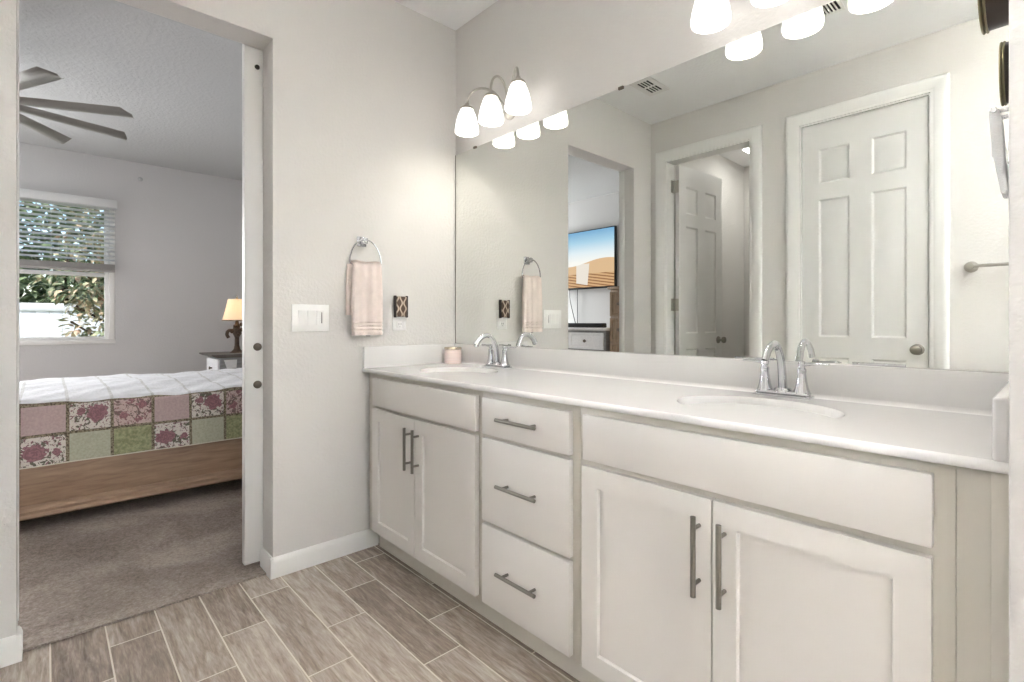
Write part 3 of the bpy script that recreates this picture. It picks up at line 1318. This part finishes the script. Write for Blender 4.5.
b.box(X_W - .041, X_W - .006, -.228, -.222, 1.515, 1.523, .0015)
b.tube([(X_W - .038, -.29, 1.519), (X_W - .038, -.21, 1.519)], .0045, 12)
b.build('bracket', M['chrome'], hk)
b = B()
b.prism([(X_W - .018, 1.352), (X_W - .022, 1.42), (X_W - .027, 1.50), (X_W - .031, 1.524), (X_W - .038, 1.5285), (X_W - .0445, 1.524), (X_W - .0455, 1.51),
         (X_W - .042, 1.46), (X_W - .035, 1.40), (X_W - .027, 1.350)], 'y', -.283, -.217, .003)
b.box(X_W - .0425, X_W - .036, -.272, -.228, 1.43, 1.505, .002)
tag(b.build('wash_cloth', M['whitetowel'], smooth=60), 'narrow white cloth hanging from the chrome bracket at the right edge', 'cloth')

# towel bar on the front wall, seen in the mirror
tb = thing('towel_bar', 'satin nickel towel bar right of the closed door, seen in the mirror', 'towel bar', (1.96, YO, 1.39))
for x in (1.962, 2.57):
    b = B()
    b.lathe((x, YO, 1.392), [(0, 0), (.030, 0), (.030, .004), (.022, .012), (.012, .018), (.011, .05), (.015, .056), (.015, .07), (0, .072)], 24, 'y')
    b.xf(Matrix.Translation((0, YO * 2, 0)) @ Matrix.Scale(-1, 4, (0, 1, 0)))
    bmesh.ops.reverse_faces(b.bm, faces=b.bm.faces)
    b.build('mount', M['nickel_light'], tb)
b = B()
b.tube([(1.962, YO + .062, 1.392), (2.57, YO + .062, 1.392)], .009, 14)
b.build('bar', M['nickel_light'], tb)


# ceiling vents
def vent(x0, x1, y0, y1, fl, nx, ny, label, along, name='ceiling_vent'):
    v = thing(name, label, 'vent', ((x0 + x1) / 2, (y0 + y1) / 2, ZC))
    f = B()
    f.box(x0 - fl, x1 + fl, y0 - fl, y0, ZC - .008, ZC, .002)
    f.box(x0 - fl, x1 + fl, y1, y1 + fl, ZC - .008, ZC, .002)
    f.box(x0 - fl, x0, y0, y1, ZC - .008, ZC, .002)
    f.box(x1, x1 + fl, y0, y1, ZC - .008, ZC, .002)
    f.build('frame', M['white'], v)
    g = B()
    for i in range(1, nx):
        xx = x0 + (x1 - x0) * i / nx
        g.box(xx - .0028, xx + .0028, y0, y1, ZC - .007, ZC - .002)
    for i in range(1, ny):
        yy = y0 + (y1 - y0) * i / ny
        g.box(x0, x1, yy - .007, yy + .007, ZC - .0075, ZC - .002)
    g.build('slat', M['white'], v)
    k = B()
    k.box(x0, x1, y0, y1, ZC - .0015, ZC - .0005)
    k.build('opening', M['dark'], v)
    return v


vent(.325, .412, -1.49, -1.295, .035, 4, 2, 'white ceiling vent with dark slots reflected near the corner', 'y')
vent(1.33, 1.52, -1.36, -1.15, .015, 12, 1, 'slatted ceiling exhaust grille reflected between lamp shades at the frame top', 'y', 'exhaust_grille')

# ------------------------------------------------------------------ bedroom
# window
wi = thing('window_1', 'white double-hung bedroom window half covered by the blind', 'window', (XB, (WY[0] + WY[1]) / 2, WZ[0]), kind='structure')
b = B()
for y0, y1 in ((WY[0], WY[0] + .045), (WY[1] - .045, WY[1])):
    b.box(XB - .10, XB + .004, y0, y1, WZ[0], WZ[1], .004)
b.box(XB - .10, XB + .004, WY[0], WY[1], WZ[1] - .04, WZ[1], .004)
b.box(XB - .10, XB + .012, WY[0] - .01, WY[1] + .006, WZ[0] - .018, WZ[0] + .022, .004)
b.build('window_frame', M['white'], wi)
for z0, z1, xo in ((.922, 1.575, -.045), (1.55, WZ[1] - .04, -.075)):
    b = B()
    for y0, y1 in ((WY[0] + .045, WY[0] + .078), (WY[1] - .078, WY[1] - .045)):
        b.box(XB + xo - .02, XB + xo + .02, y0, y1, z0, z1, .003)
    b.box(XB + xo - .02, XB + xo + .02, WY[0] + .078, WY[1] - .078, z0, z0 + .03, .003)
    b.box(XB + xo - .02, XB + xo + .02, WY[0] + .078, WY[1] - .078, z1 - .036, z1, .003)
    sash = b.build('sash', M['white'], wi)
    b = B()
    b.box(XB + xo - .002, XB + xo + .002, WY[0] + .078, WY[1] - .078, z0 + .03, z1 - .036)
    b.build('pane', M['glass'], sash)
wi2 = thing('added_window_2', 'added second bedroom window for fill light, hidden left of the doorway', 'window', (XB, -2.95, WZ[0]), kind='structure')  # unseen window, added to let fill light into the bedroom
b = B()
for y0, y1 in ((-3.42, -3.375), (-2.525, -2.48)):
    b.box(XB - .10, XB + .004, y0, y1, WZ[0], WZ[1], .004)
b.box(XB - .10, XB + .004, -3.375, -2.525, WZ[1] - .04, WZ[1], .004)
b.box(XB - .10, XB + .012, -3.43, -2.47, WZ[0] - .018, WZ[0] + .022, .004)
b.build('window_frame', M['white'], wi2)  # frame of the added bedroom window

# blind
bl = thing('window_blind', 'white slatted blind lowered over the upper window half', 'blind', (XB + .04, (WY[0] + WY[1]) / 2, 1.58))
b = B()
b.box(XB + .006, XB + .085, WY[0] - .012, WY[1] + .012, 2.212, 2.292, .005)
b.build('headrail', M['blind'], bl)
b = B()
z = 2.205
while z > 1.665:
    t = B()
    t.box(-.024, .024, WY[0] + .004, WY[1] - .004, -.0014, .0014)
    t.xf(Matrix.Translation((XB + .042, 0, z)) @ Matrix.Rotation(radians(-14), 4, 'Y'))
    me = bpy.data.meshes.new('t')
    t.bm.to_mesh(me)
    t.bm.free()
    b.bm.from_mesh(me)
    bpy.data.meshes.remove(me)
    z -= .042
b.build('slat', M['slat'], bl)
b = B()
for k in range(7):
    b.box(XB + .018, XB + .066, WY[0] + .004, WY[1] - .004, 1.603 + k * .0085, 1.6085 + k * .0085)
b.box(XB + .016, XB + .068, WY[0] + .004, WY[1] - .004, 1.583, 1.602, .003)
b.build('bottom_rail', M['blind_rail'], bl)
b = B()
for y in (-1.95, -1.65, -1.35):
    b.tube([(XB + .042, y, 1.6), (XB + .042, y, 2.22)], .0016, 6)
b.build('lift_cord', M['blind'], bl)

ws = thing('wall_sensor', 'tiny round fitting high on the grey bedroom wall right of the window', 'sensor', (XB, -.975, 2.555))
b = B()
b.lathe((XB, -.975, 2.556), [(0, 0), (.022, 0), (.022, .006), (.012, .012), (.010, .03), (0, .032)], 20, 'x')
b.build('plate', M['bed_ceil'], ws)

# bed
bx0, bx1, by0, by1 = -2.76, -1.30, -1.98, .10
bd = thing('bed', 'wooden bed with moulded side rail below the patchwork quilt', 'bed', ((bx0 + bx1) / 2, -.95, 0.008))
b = B()
b.box(bx1 - .045, bx1 + .0, by0 - .02, by1, .135, .40, .003)
b.prism([(bx1 - .045, .092), (bx1 + .034, .092), (bx1 + .040, .100), (bx1 + .036, .116), (bx1 + .020, .126), (bx1 + .017, .140), (bx1 + .004, .152), (bx1 - .045, .152)], 'y', by0 - .02, by1)
b.build('side_rail', M['bedrail'], bd)
b = B()
b.box(bx0, bx0 + .045, by0 - .02, by1, .092, .40, .003)
b.build('side_rail', M['bedrail'], bd)
b = B()
b.box(bx0, bx1, by0 - .045, by0 - .02, .092, .52, .004)
b.build('footboard', M['bedrail'], bd)
b = B()
b.box(bx0 - .03, bx1 + .03, by1, by1 + .055, .05, 1.25, .012)
b.build('headboard', M['bedrail'], bd)
b = B()
b.box(bx0 + .05, bx1 - .05, by0 + .01, by1 - .005, .36, .655, .05, 4)
b.build('mattress', M['mattress'], bd)
for xx in (bx0 + .1, bx1 - .1):
    for yy in (by0 + .03, by1 - .05):
        b = B()
        b.lathe((xx, yy, .008), [(0, 0), (.03, 0), (.04, .04), (.035, .13), (0, .13)], 16)
        b.build('leg', M['bedrail'], bd)


def quilt():
    names = ['pink patch', 'rose patch', 'pink floral patch', 'rose patch low', 'sage patch', 'green patch', 'patch border', 'quilt top', 'quilt top seam', 'hem']
    mats = [Q[n] for n in names]
    me = bpy.data.meshes.new('quilt')
    t = bmesh.new()
    uvl = t.loops.layers.uv.new('UVMap')
    P, BW = .1865, .0145
    y_start = -1.776
    # y boundaries
    ys = []
    kmin = -1
    nP = int((.06 - y_start) / P)
    for k in range(kmin, nP + 1):
        a = y_start + k * P
        for q in range(8):
            ys.append(a + (P - BW) * q / 8)
        ys.append(a + P - BW)
    ys = [y for y in sorted(set(ys)) if by0 - .01 <= y <= .06]
    # profile: list of (s, x, z)
    xe, R = bx1 + .016, .05
    zt = .682
    prof = []
    zs = [.348, .354]
    low_top = .354 + .145
    for q in range(1, 8):
        zs.append(.354 + .145 * q / 7)
    zs.append(low_top + BW)
    up0 = low_top + BW
    for q in range(1, 9):
        zs.append(up0 + (zt - R - up0) * q / 8)
    tagz = []
    for z in zs:
        bul = .012 * sin((z - .35) / .3 * pi * .5)
        prof.append((xe - bul * .6, z))
    cx = prof[-1][0] - R
    for q in range(1, 7):
        a = pi / 2 * q / 6
        prof.append((cx + R * cos(a), zt - R + R * sin(a)))
    i_arc = len(prof) - 1
    npatch = 7
    xt = [cx - i * (P * 1) for i in range(npatch + 1)]
    for i in range(npatch):
        for q in range(1, 9):
            x = cx - i * P - (P - BW) * q / 8
            prof.append((x, zt + .022 * sin(min(1, (cx - x) / 1.3) * pi)))
        prof.append((cx - (i + 1) * P, zt + .022 * sin(min(1, (cx - x) / 1.3) * pi)))
    prof = [(x, z) for x, z in prof if x > bx0 + .02]
    xl = prof[-1][0]
    for q in range(1, 7):
        a = pi / 2 * q / 6
        prof.append((xl - .05 * sin(a), prof[i_arc][1] - .05 + .05 * cos(a)))
    for q in range(1, 6):
        prof.append((xl - .05, zt - .05 - .28 * q / 5))
    g = []
    for (x, z) in prof:
        row = []
        for y in ys:
            w = .004 * sin(y * 7 + x * 3) + .003 * sin(y * 19 + z * 8)
            top = z > zt - .02
            dz = .006 * sin(y * 5.2 + x * 6.1) + .004 * sin(y * 13 - x * 9) + .003 * sin(y * 31 + x * 23) if top else 0
            # the foot end slopes a little
            if top:
                dz += -.03 * max(0, (-1.80 - y) / .15)
            row.append(t.verts.new((x + (0 if top else w), y, z + dz)))
        g.append(row)

    def yinfo(yc):
        q = (yc - y_start) / P
        k = math.floor(q)
        return k, (q - k) * P
    for i in range(len(prof) - 1):
        for jx in range(len(ys) - 1):
            yc = (ys[jx] + ys[jx + 1]) / 2
            k, fy = yinfo(yc)
            f = t.faces.new((g[i][jx], g[i][jx + 1], g[i + 1][jx + 1], g[i + 1][jx]))
            f.smooth = True
            (xa, za), (xb, zb) = prof[i], prof[i + 1]
            zc_, xc_ = (za + zb) / 2, (xa + xb) / 2
            border = fy > P - BW
            side = i < i_arc - 4
            if side:
                if zc_ < .354:
                    m = 9
                    v0, v1 = .34, .36
                elif zc_ < low_top:
                    m = 6 if border else (3, 4, 5)[k % 3]
                    v0, v1 = .354, low_top
                elif zc_ < up0:
                    m, v0, v1 = 6, low_top, up0
                else:
                    m = 6 if border else (0, 1, 2)[k % 3]
                    v0, v1 = up0, zt
                vv = lambda vert: (vert.co.z - v0) / (v1 - v0)
            else:
                fx = ((cx - xc_) % P)
                m = 8 if border or (cx - xc_ > 0 and fx > P - BW) else 7
                if i in (i_arc - 5, i_arc - 4):
                    m = 6
                vv = lambda vert: ((cx - vert.co.x) % P) / P
            f.material_index = m
            for l in f.loops:
                kk, _ = k, 0
                l[uvl].uv = ((l.vert.co.y - (y_start + k * P)) / (P - BW), vv(l.vert))
    # foot drop
    foot = []
    for (x, z) in prof:
        pass
    yb_ = ys[0]
    top_idx = [i for i in range(i_arc, len(prof) - 5)]
    for a, c in zip(top_idx, top_idx[1:]):
        va, vb = g[a][0], g[c][0]
        wa = t.verts.new((va.co.x, yb_ - .03, va.co.z - .03))
        wb = t.verts.new((vb.co.x, yb_ - .03, vb.co.z - .03))
        f = t.faces.new((va, vb, wb, wa))
        f.material_index = 7
        f.smooth = True
        ua = t.verts.new((va.co.x, yb_ - .032, .36))
        ub = t.verts.new((vb.co.x, yb_ - .032, .36))
        f = t.faces.new((wa, wb, ub, ua))
        f.material_index = 7
        f.smooth = True
    bmesh.ops.remove_doubles(t, verts=t.verts[:], dist=1e-5)
    bmesh.ops.recalc_face_normals(t, faces=t.faces)
    off = Vector(((bx0 + bx1) / 2, -.95, .35))
    t.transform(Matrix.Translation(-off))
    t.to_mesh(me)
    t.free()
    for m in mats:
        me.materials.append(m)
    o = bpy.data.objects.new('quilt', me)
    COL.objects.link(o)
    o.location = off
    tag(o, 'floral patchwork quilt in pink, green and white over the bed', 'quilt')


quilt()
# pillow
pl = B()
t = bmesh.new()
bmesh.ops.create_uvsphere(t, u_segments=32, v_segments=18, radius=1)
for v in t.verts:
    x, y, z = v.co
    sx = math.copysign(abs(x) ** .55, x)
    sy = math.copysign(abs(y) ** .55, y)
    v.co = (sx * .33, sy * .20, z * .05 + .012 * sin(x * 9) * (1 - abs(z)))
pl.merge(t, Matrix.Translation((-2.33, -.22, .757)) @ Matrix.Rotation(radians(8), 4, 'X'))
tag(pl.build('pillow', M['pillow'], smooth=80), 'white pillow at the head of the bed by the door edge', 'pillow')

# nightstand
nx0, nx1, ny0, ny1, nzt = -3.56, -3.06, -.50, .02, .775
ns = thing('nightstand', 'dark topped nightstand beyond the bed, below the lit lamp', 'nightstand', (-3.31, -.24, .008))
b = B()
b.prism([(ny0 - .03, nzt - .012), (ny0 - .055, nzt + .004), (ny0 - .05, nzt + .012), (ny1 + .03, nzt + .012), (ny1 + .04, nzt), (ny1 + .03, nzt - .02), (ny0, nzt - .02)], 'x', nx0 - .02, nx1 + .02)
b.build('top', M['greywood'], ns)
b = B()
b.box(nx0, nx1, ny0 + .02, ny1, .10, nzt - .02, .006)
b.build('body', M['dresser_dark'], ns)
for z0, z1 in ((.56, .735), (.35, .535), (.14, .325)):
    b = B()
    b.panel([nx0 + .03, nx0 + .07, nx1 - .07, nx1 - .03], [z0, z0 + .03, z1 - .03, z1], ny0 + .004, ny0 + .02, [(.004, -.004)])
    dw = b.build('drawer', M['dresser'], ns)
    b = B()
    b.lathe(((nx0 + nx1) / 2, ny0 + .004, (z0 + z1) / 2), [(0, 0), (.008, 0), (.007, .012), (.015, .018), (.013, .026), (0, .028)], 16, 'y')
    b.build('knob', M['knob'], dw)
# louvred side panel seen over the bed
b = B()
for k in range(6):
    z0 = .735 - k * .095
    b.prism([(ny0 + .05, z0), (ny0 + .16 + .10 * 0, z0), (ny0 + .155, z0 - .078), (ny0 + .075, z0 - .078)], 'x', nx1, nx1 + .012)
b.build('side_panel', M['dresser'], ns)
b = B()
b.prism([(ny0 + .26, .735), (ny1 - .06, .735), (ny1 - .06, .2), (ny0 + .26, .2)], 'x', nx1, nx1 + .008)
b.build('side_panel', M['greywood'], ns)
for xx in (nx0 + .03, nx1 - .03):
    for yy in (ny0 + .05, ny1 - .03):
        b = B()
        b.lathe((xx, yy, .008), [(0, 0), (.022, 0), (.026, .06), (.03, .095), (0, .095)], 14)
        b.build('leg', M['greywood'], ns)

# lamp
lx, ly, lz = -3.31, -.275, nzt - .003
lp = thing('table_lamp', 'lit table lamp with pleated cream shade on the nightstand', 'lamp', (lx, ly, lz))
b = B()
b.lathe((lx, ly, lz), [(0, 0), (.07, 0), (.072, .012), (.05, .03), (.03, .05), (.022, .09), (.02, .16), (.025, .18), (0, .18)], 28)
b.build('base', M['lampmetal'], lp)
b = B()
b.lathe((lx, ly, lz + .17), [(0, 0), (.02, 0), (.035, .03), (.04, .06), (.026, .09), (.03, .11), (.02, .13), (.012, .18), (0, .18)], 20)
for a in range(7):
    an = a * 2.4
    b.lathe((lx + .04 * cos(an), ly + .045 * sin(an), lz + .19 + .018 * a), [(0, -.02), (.014, -.014), (.02, 0), (.014, .015), (0, .02)], 10)
b.tube(spline([(lx, ly - .03, lz + .24), (lx, ly - .075, lz + .235), (lx, ly - .09, lz + .20), (lx, ly - .075, lz + .165)], 4), .016, 10)
b.build('figure', M['lampmetal'], lp)
b = B()
N = 64
t = bmesh.new()
rows = []
for (r, h) in ((.128, .335), (.127, .338), (.112, .40), (.094, .47), (.078, .545), (.077, .55)):
    rows.append([t.verts.new((lx + (r + .003 * (k % 2)) * cos(2 * pi * k / N), ly + (r + .003 * (k % 2)) * sin(2 * pi * k / N), lz + h)) for k in range(N)])
for a, c in zip(rows, rows[1:]):
    for k in range(N):
        t.faces.new((a[k], a[(k + 1) % N], c[(k + 1) % N], c[k]))
bmesh.ops.solidify(t, geom=t.faces[:], thickness=.003)
bmesh.ops.recalc_face_normals(t, faces=t.faces)
b.merge(t)
b.build('lamp_shade', M['lampshade'], lp)
b = B()
b.ring((lx, ly, lz + .338), .130, .006, 'z', 48, 8)
b.build('shade_trim', M['silvertrim'], lp)
b = B()
b.lathe((lx, ly, lz + .55), [(0, -.02), (.006, -.02), (.006, .0), (.012, .012), (.008, .024), (.004, .04), (0, .042)], 14)
b.build('finial', M['silvertrim'], lp)
light('table_lamp_bulb', 'POINT', (lx, ly, lz + .46), (0, 0, 0), .35, (1, .78, .52), shadow_soft_size=.03)

# ceiling fan
fx, fy, fz = -1.95, -1.99, 2.40
cf = thing('ceiling_fan', 'grey many-bladed ceiling fan in the bedroom, seen over the bed', 'fan', (fx, fy, fz))
b = B()
b.lathe((fx, fy, ZC), [(0, -.002), (.065, -.002), (.07, -.02), (.05, -.06), (.02, -.07), (0, -.07)], 28)
b.build('canopy', M['fanblade'], cf)
b = B()
b.tube([(fx, fy, fz + .08), (fx, fy, ZC - .06)], .013, 14)
b.build('downrod', M['fanblade'], cf)
b = B()
b.lathe((fx, fy, fz), [(0, -.07), (.06, -.068), (.10, -.05), (.13, -.03), (.135, .03), (.12, .06), (.06, .085), (.02, .10), (0, .10)], 36)
b.build('motor_housing', M['fanblade'], cf)
for k in range(9):
    a = radians(26 + 40 * k)
    t = bmesh.new()
    ux = [(.11, .036, .046), (.30, .042, .050), (.55, .047, .053), (.722, .050, .055), (.764, -.02, .055)]
    rows = []
    for r, w0, w1 in ux:
        row = []
        for q in range(7):
            s_ = q / 6
            w = -w0 + (w0 + w1) * s_
            row.append(t.verts.new((r, w, -.010 * (1 - (2 * s_ - 1) ** 2))))
        rows.append(row)
    for c, d in zip(rows, rows[1:]):
        for q in range(6):
            t.faces.new((c[q], d[q], d[q + 1], c[q + 1]))
    bmesh.ops.solidify(t, geom=t.faces[:], thickness=.006)
    bmesh.ops.recalc_face_normals(t, faces=t.faces)
    bb_ = B()
    bb_.merge(t, Matrix.Translation((fx, fy, fz)) @ Matrix.Rotation(a, 4, 'Z') @ Matrix.Rotation(radians(-13), 4, 'X'))
    bb_.build('blade', M['fanblade'], cf, smooth=40)

# television wall
TY = -3.588
tv = thing('television', 'wall-mounted television showing a desert scene, reflected through the doorway', 'television', (-2.12, TY, 1.53))
tx0, tx1, tz0, tz1 = -2.80, -1.45, 1.525, 2.29
b = B()
b.box(tx0, tx1, TY + .03, TY + .075, tz0, tz1, .006)
b.box(-2.3, -1.95, TY, TY + .031, 1.75, 2.05, .003)
b.build('casing', M['blackpl'], tv)
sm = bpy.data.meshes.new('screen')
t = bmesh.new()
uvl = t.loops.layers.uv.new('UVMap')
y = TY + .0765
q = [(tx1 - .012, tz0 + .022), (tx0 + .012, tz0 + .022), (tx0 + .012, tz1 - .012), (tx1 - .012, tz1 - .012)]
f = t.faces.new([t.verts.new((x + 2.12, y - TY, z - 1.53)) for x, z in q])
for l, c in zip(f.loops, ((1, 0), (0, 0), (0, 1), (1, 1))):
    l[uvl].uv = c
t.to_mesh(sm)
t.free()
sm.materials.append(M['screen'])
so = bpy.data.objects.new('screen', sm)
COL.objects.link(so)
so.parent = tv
for x, dx in ((-2.24, .05), (-2.10, .0)):
    b = B()
    b.tube(spline([(x, TY + .02, 1.56), (x + dx * .2, TY + .02, 1.40), (x + dx, TY + .02, 1.25), (x + dx * 2.2, TY + .02, 1.06)], 6), .005, 8)
    b.build('power_cord', M['blackpl'], tv)


def drawer_front(x0, x1, z0, z1, yf, parent, mat, kn=1):
    d_ = B()
    d_.panel([x0, x0 + .03, x1 - .03, x1], [z0, z0 + .025, z1 - .025, z1], yf, yf + .02, [(.004, -.006), (.01, 0), (.004, .003)])
    d_.xf(Matrix.Translation((0, 0, 0)))
    # faces +Y in the room: turn about the cabinet front
    d_.xf(Matrix.Translation((x0 + x1, 2 * yf, 0)) @ Matrix.Rotation(pi, 4, 'Z'))
    o = d_.build('drawer', mat, parent)
    for kx in ([(x0 + x1) / 2] if kn == 1 else [x0 + (x1 - x0) * .25, x0 + (x1 - x0) * .75]):
        k_ = B()
        k_.lathe((0, 0, 0), [(0, 0), (.009, 0), (.008, .012), (.019, .018), (.017, .028), (0, .031)], 16, 'y')
        k_.xf(Matrix.Translation((kx, yf, (z0 + z1) / 2)) @ Matrix.Rotation(pi, 4, 'Z'))
        k_.build('knob', M['knob'], o)
    return o


dx0, dx1, dyf, dzt = -2.95, -1.31, -3.12, 1.025
ds = thing('dresser', 'whitewashed grey dresser of drawers below the television', 'dresser', (-2.13, -3.35, .008))
b = B()
b.box(dx0, dx1, TY, dyf - .02, .09, dzt - .035, .006)
b.build('body', M['dresser_dark'], ds)
b = B()
b.box(dx0 - .02, dx1 + .015, TY, dyf + .012, dzt - .035, dzt, .01)
b.build('top', M['dresser'], ds)
cw = (dx1 - dx0 - .08) / 3
for i in range(3):
    for z0, z1 in ((.765, .965), (.545, .735), (.325, .515), (.115, .295)):
        xa = dx0 + .03 + i * (cw + .01)
        drawer_front(xa, xa + cw, z0, z1, dyf, ds, M['dresser'])
for xx in (dx0 + .04, dx1 - .04):
    for yy in (TY + .05, dyf - .06):
        b = B()
        b.lathe((xx, yy, .008), [(0, 0), (.03, 0), (.035, .05), (.03, .085), (0, .085)], 14)
        b.build('leg', M['dresser_dark'], ds)
b = B()
b.box(-2.45, -1.40, -3.28, -3.19, dzt, dzt + .055, .012, 3)
tag(b.build('soundbar', M['blackpl']), 'black soundbar lying on the dresser below the television', 'soundbar')

ch = thing('tall_chest', 'tall brown wooden chest beside the dresser, seen in the mirror', 'chest', (-.975, -3.35, .008))
b = B()
b.box(-1.25, -.70, TY, -3.14, .06, 1.47, .008)
b.build('body', M['chest'], ch)
b = B()
b.box(-1.265, -.685, TY, -3.10, 1.47, 1.50, .008)
b.build('top', M['chest'], ch)
for z0, z1 in ((1.16, 1.44), (.87, 1.14), (.60, .85), (.34, .58), (.09, .32)):
    drawer_front(-1.24, -.71, z0, z1, -3.119, ch, M['chest'], 2)
for xx in (-1.21, -.74):
    for yy in (TY + .05, -3.19):
        b = B()
        b.box(xx - .03, xx + .03, yy - .03, yy + .03, .008, .06, .004)
        b.build('leg', M['chest'], ch)

# unseen bathroom window, added as an opening for fill light
wi3 = thing('added_window_3', 'added bathroom window for fill light in the end wall, right of the frame', 'window', (3.6, -1.52, 1.03), kind='structure')
b = B()
for y0, y1 in ((-1.90, -1.86), (-1.18, -1.14)):
    b.box(3.6, 3.68, y0, y1, 1.03, 2.40, .004)
b.box(3.6, 3.68, -1.86, -1.18, 2.36, 2.40, .004)
b.box(3.58, 3.68, -1.91, -1.13, 1.01, 1.05, .004)
b.build('window_frame', M['white'], wi3)  # frame of the added bathroom window

# ------------------------------------------------------------------ outdoors
b = B()
b.box(-30, -4.25, -22, 14, -.25, -.15)
struct(b, 'ground_yard', M['grass'], 'green lawn outside the bedroom window', 'ground')
fe = thing('fence', 'white vinyl privacy fence outside the bedroom window', 'fence', (-8.2, -3, -.15))
b = B()
for k in range(80):
    y0 = -9 + .15 * k
    b.box(-8.215, -8.185, y0, y0 + .148, -.1, 1.28, .003)
b.build('board_panel', M['fence'], fe)
b = B()
b.box(-8.235, -8.165, -9, 3, 1.26, 1.38, .006)
b.build('top_rail', M['fence'], fe)
for k in range(5):
    b = B()
    b.box(-8.27, -8.13, -9.07 + 3 * k, -8.93 + 3 * k, -.15, 1.45, .01)
    b.prism([(-8.28, 1.45), (-8.12, 1.45), (-8.2, 1.52)], 'y', -9.08 + 3 * k, -8.92 + 3 * k)
    b.build('post', M['fence'], fe)


def leaf_cloud(b_, c, rad, n, L, Wd, rng, droop=.3):
    for _ in range(n):
        while True:
            p = Vector((rng.uniform(-1, 1), rng.uniform(-1, 1), rng.uniform(-1, 1)))
            if .25 < p.length < 1:
                break
        pos = Vector(c) + Vector((p.x * rad[0], p.y * rad[1], p.z * rad[2]))
        d = (p + Vector((rng.uniform(-.8, .8), rng.uniform(-.8, .8), rng.uniform(-.8, .5)))).normalized()
        s_ = d.cross(Vector((rng.uniform(-.4, .4), rng.uniform(-.4, .4), 1))).normalized()
        nn = s_.cross(d)
        l, w = L * rng.uniform(.7, 1.2), Wd * rng.uniform(.7, 1.2)
        m1, m2 = pos + d * l * .5 + nn * l * .08, pos + d * l
        v = [b_.bm.verts.new(q) for q in (pos, pos + d * l * .3 + s_ * w * .45 + nn * .01, m1 + d * l * .1 + s_ * w * .4, m2, m1 + d * l * .1 - s_ * w * .4, pos + d * l * .3 - s_ * w * .45 + nn * .01)]
        b_.bm.faces.new(v)


rng = random.Random(3)
mg = thing('magnolia_tree', 'magnolia with large green and rust leaves outside the window', 'tree', (-6.6, -.95, -.15))
b = B()
b.tube(spline([(-6.6, -.95, -.15), (-6.58, -.97, .5), (-6.62, -.93, 1.2), (-6.6, -.98, 2.4)], 5), [.06 - .0025 * i for i in range(16)], 10)
for zz, dy, dz in ((.7, -.5, .4), (1.0, -.45, .3), (1.25, .4, .5), (1.4, -.55, .5), (.9, .35, .4)):
    b.tube(spline([(-6.6, -.95, zz), (-6.5, -.95 + dy * .5, zz + dz * .5), (-6.42, -.95 + dy, zz + dz)], 4), .014, 8)
b.build('trunk', M['trunk'], mg)
b = B()
leaf_cloud(b, (-6.55, -1.0, 1.72), (.55, .82, .55), 900, .13, .06, rng)
leaf_cloud(b, (-6.5, -.9, 1.05), (.5, .62, .55), 900, .12, .06, rng)
leaf_cloud(b, (-6.55, -.95, 2.5), (.6, .75, .6), 420, .13, .06, rng)
leaf_cloud(b, (-6.5, -.8, .55), (.4, .45, .4), 240, .12, .055, rng)
b.build('leaves', M['magnolia'], mg, smooth=None)
spots = [((-10.8, -1.4), 3.6, 'leafy green tree straight behind the white fence, filling the window view'),
         ((-10.6, -5.4), 3.0, 'leafy green tree behind the fence, left of the one in the window view'),
         ((-10.9, 2.6), 3.3, 'leafy green tree behind the fence, right of the magnolia')]
for (tx, ty), th, lab in spots:
    tr_ = thing('garden_tree', lab, 'tree', (tx, ty, -.15), 'trees behind the fence')
    b = B()
    b.tube([(tx, ty, -.15), (tx + .05, ty - .04, th * .4), (tx, ty + .05, th * .85)], [.12, .09, .04], 10)
    b.build('trunk', M['trunk'], tr_)
    b = B()
    leaf_cloud(b, (tx, ty, th * .62), (1.0, 1.6, th * .5), 3000, .25, .115, rng)
    leaf_cloud(b, (tx + .5, ty + .1, 1.3), (.7, 1.5, 1.2), 1500, .24, .11, rng)
    b.build('leaves', M['foliage'], tr_, smooth=None)
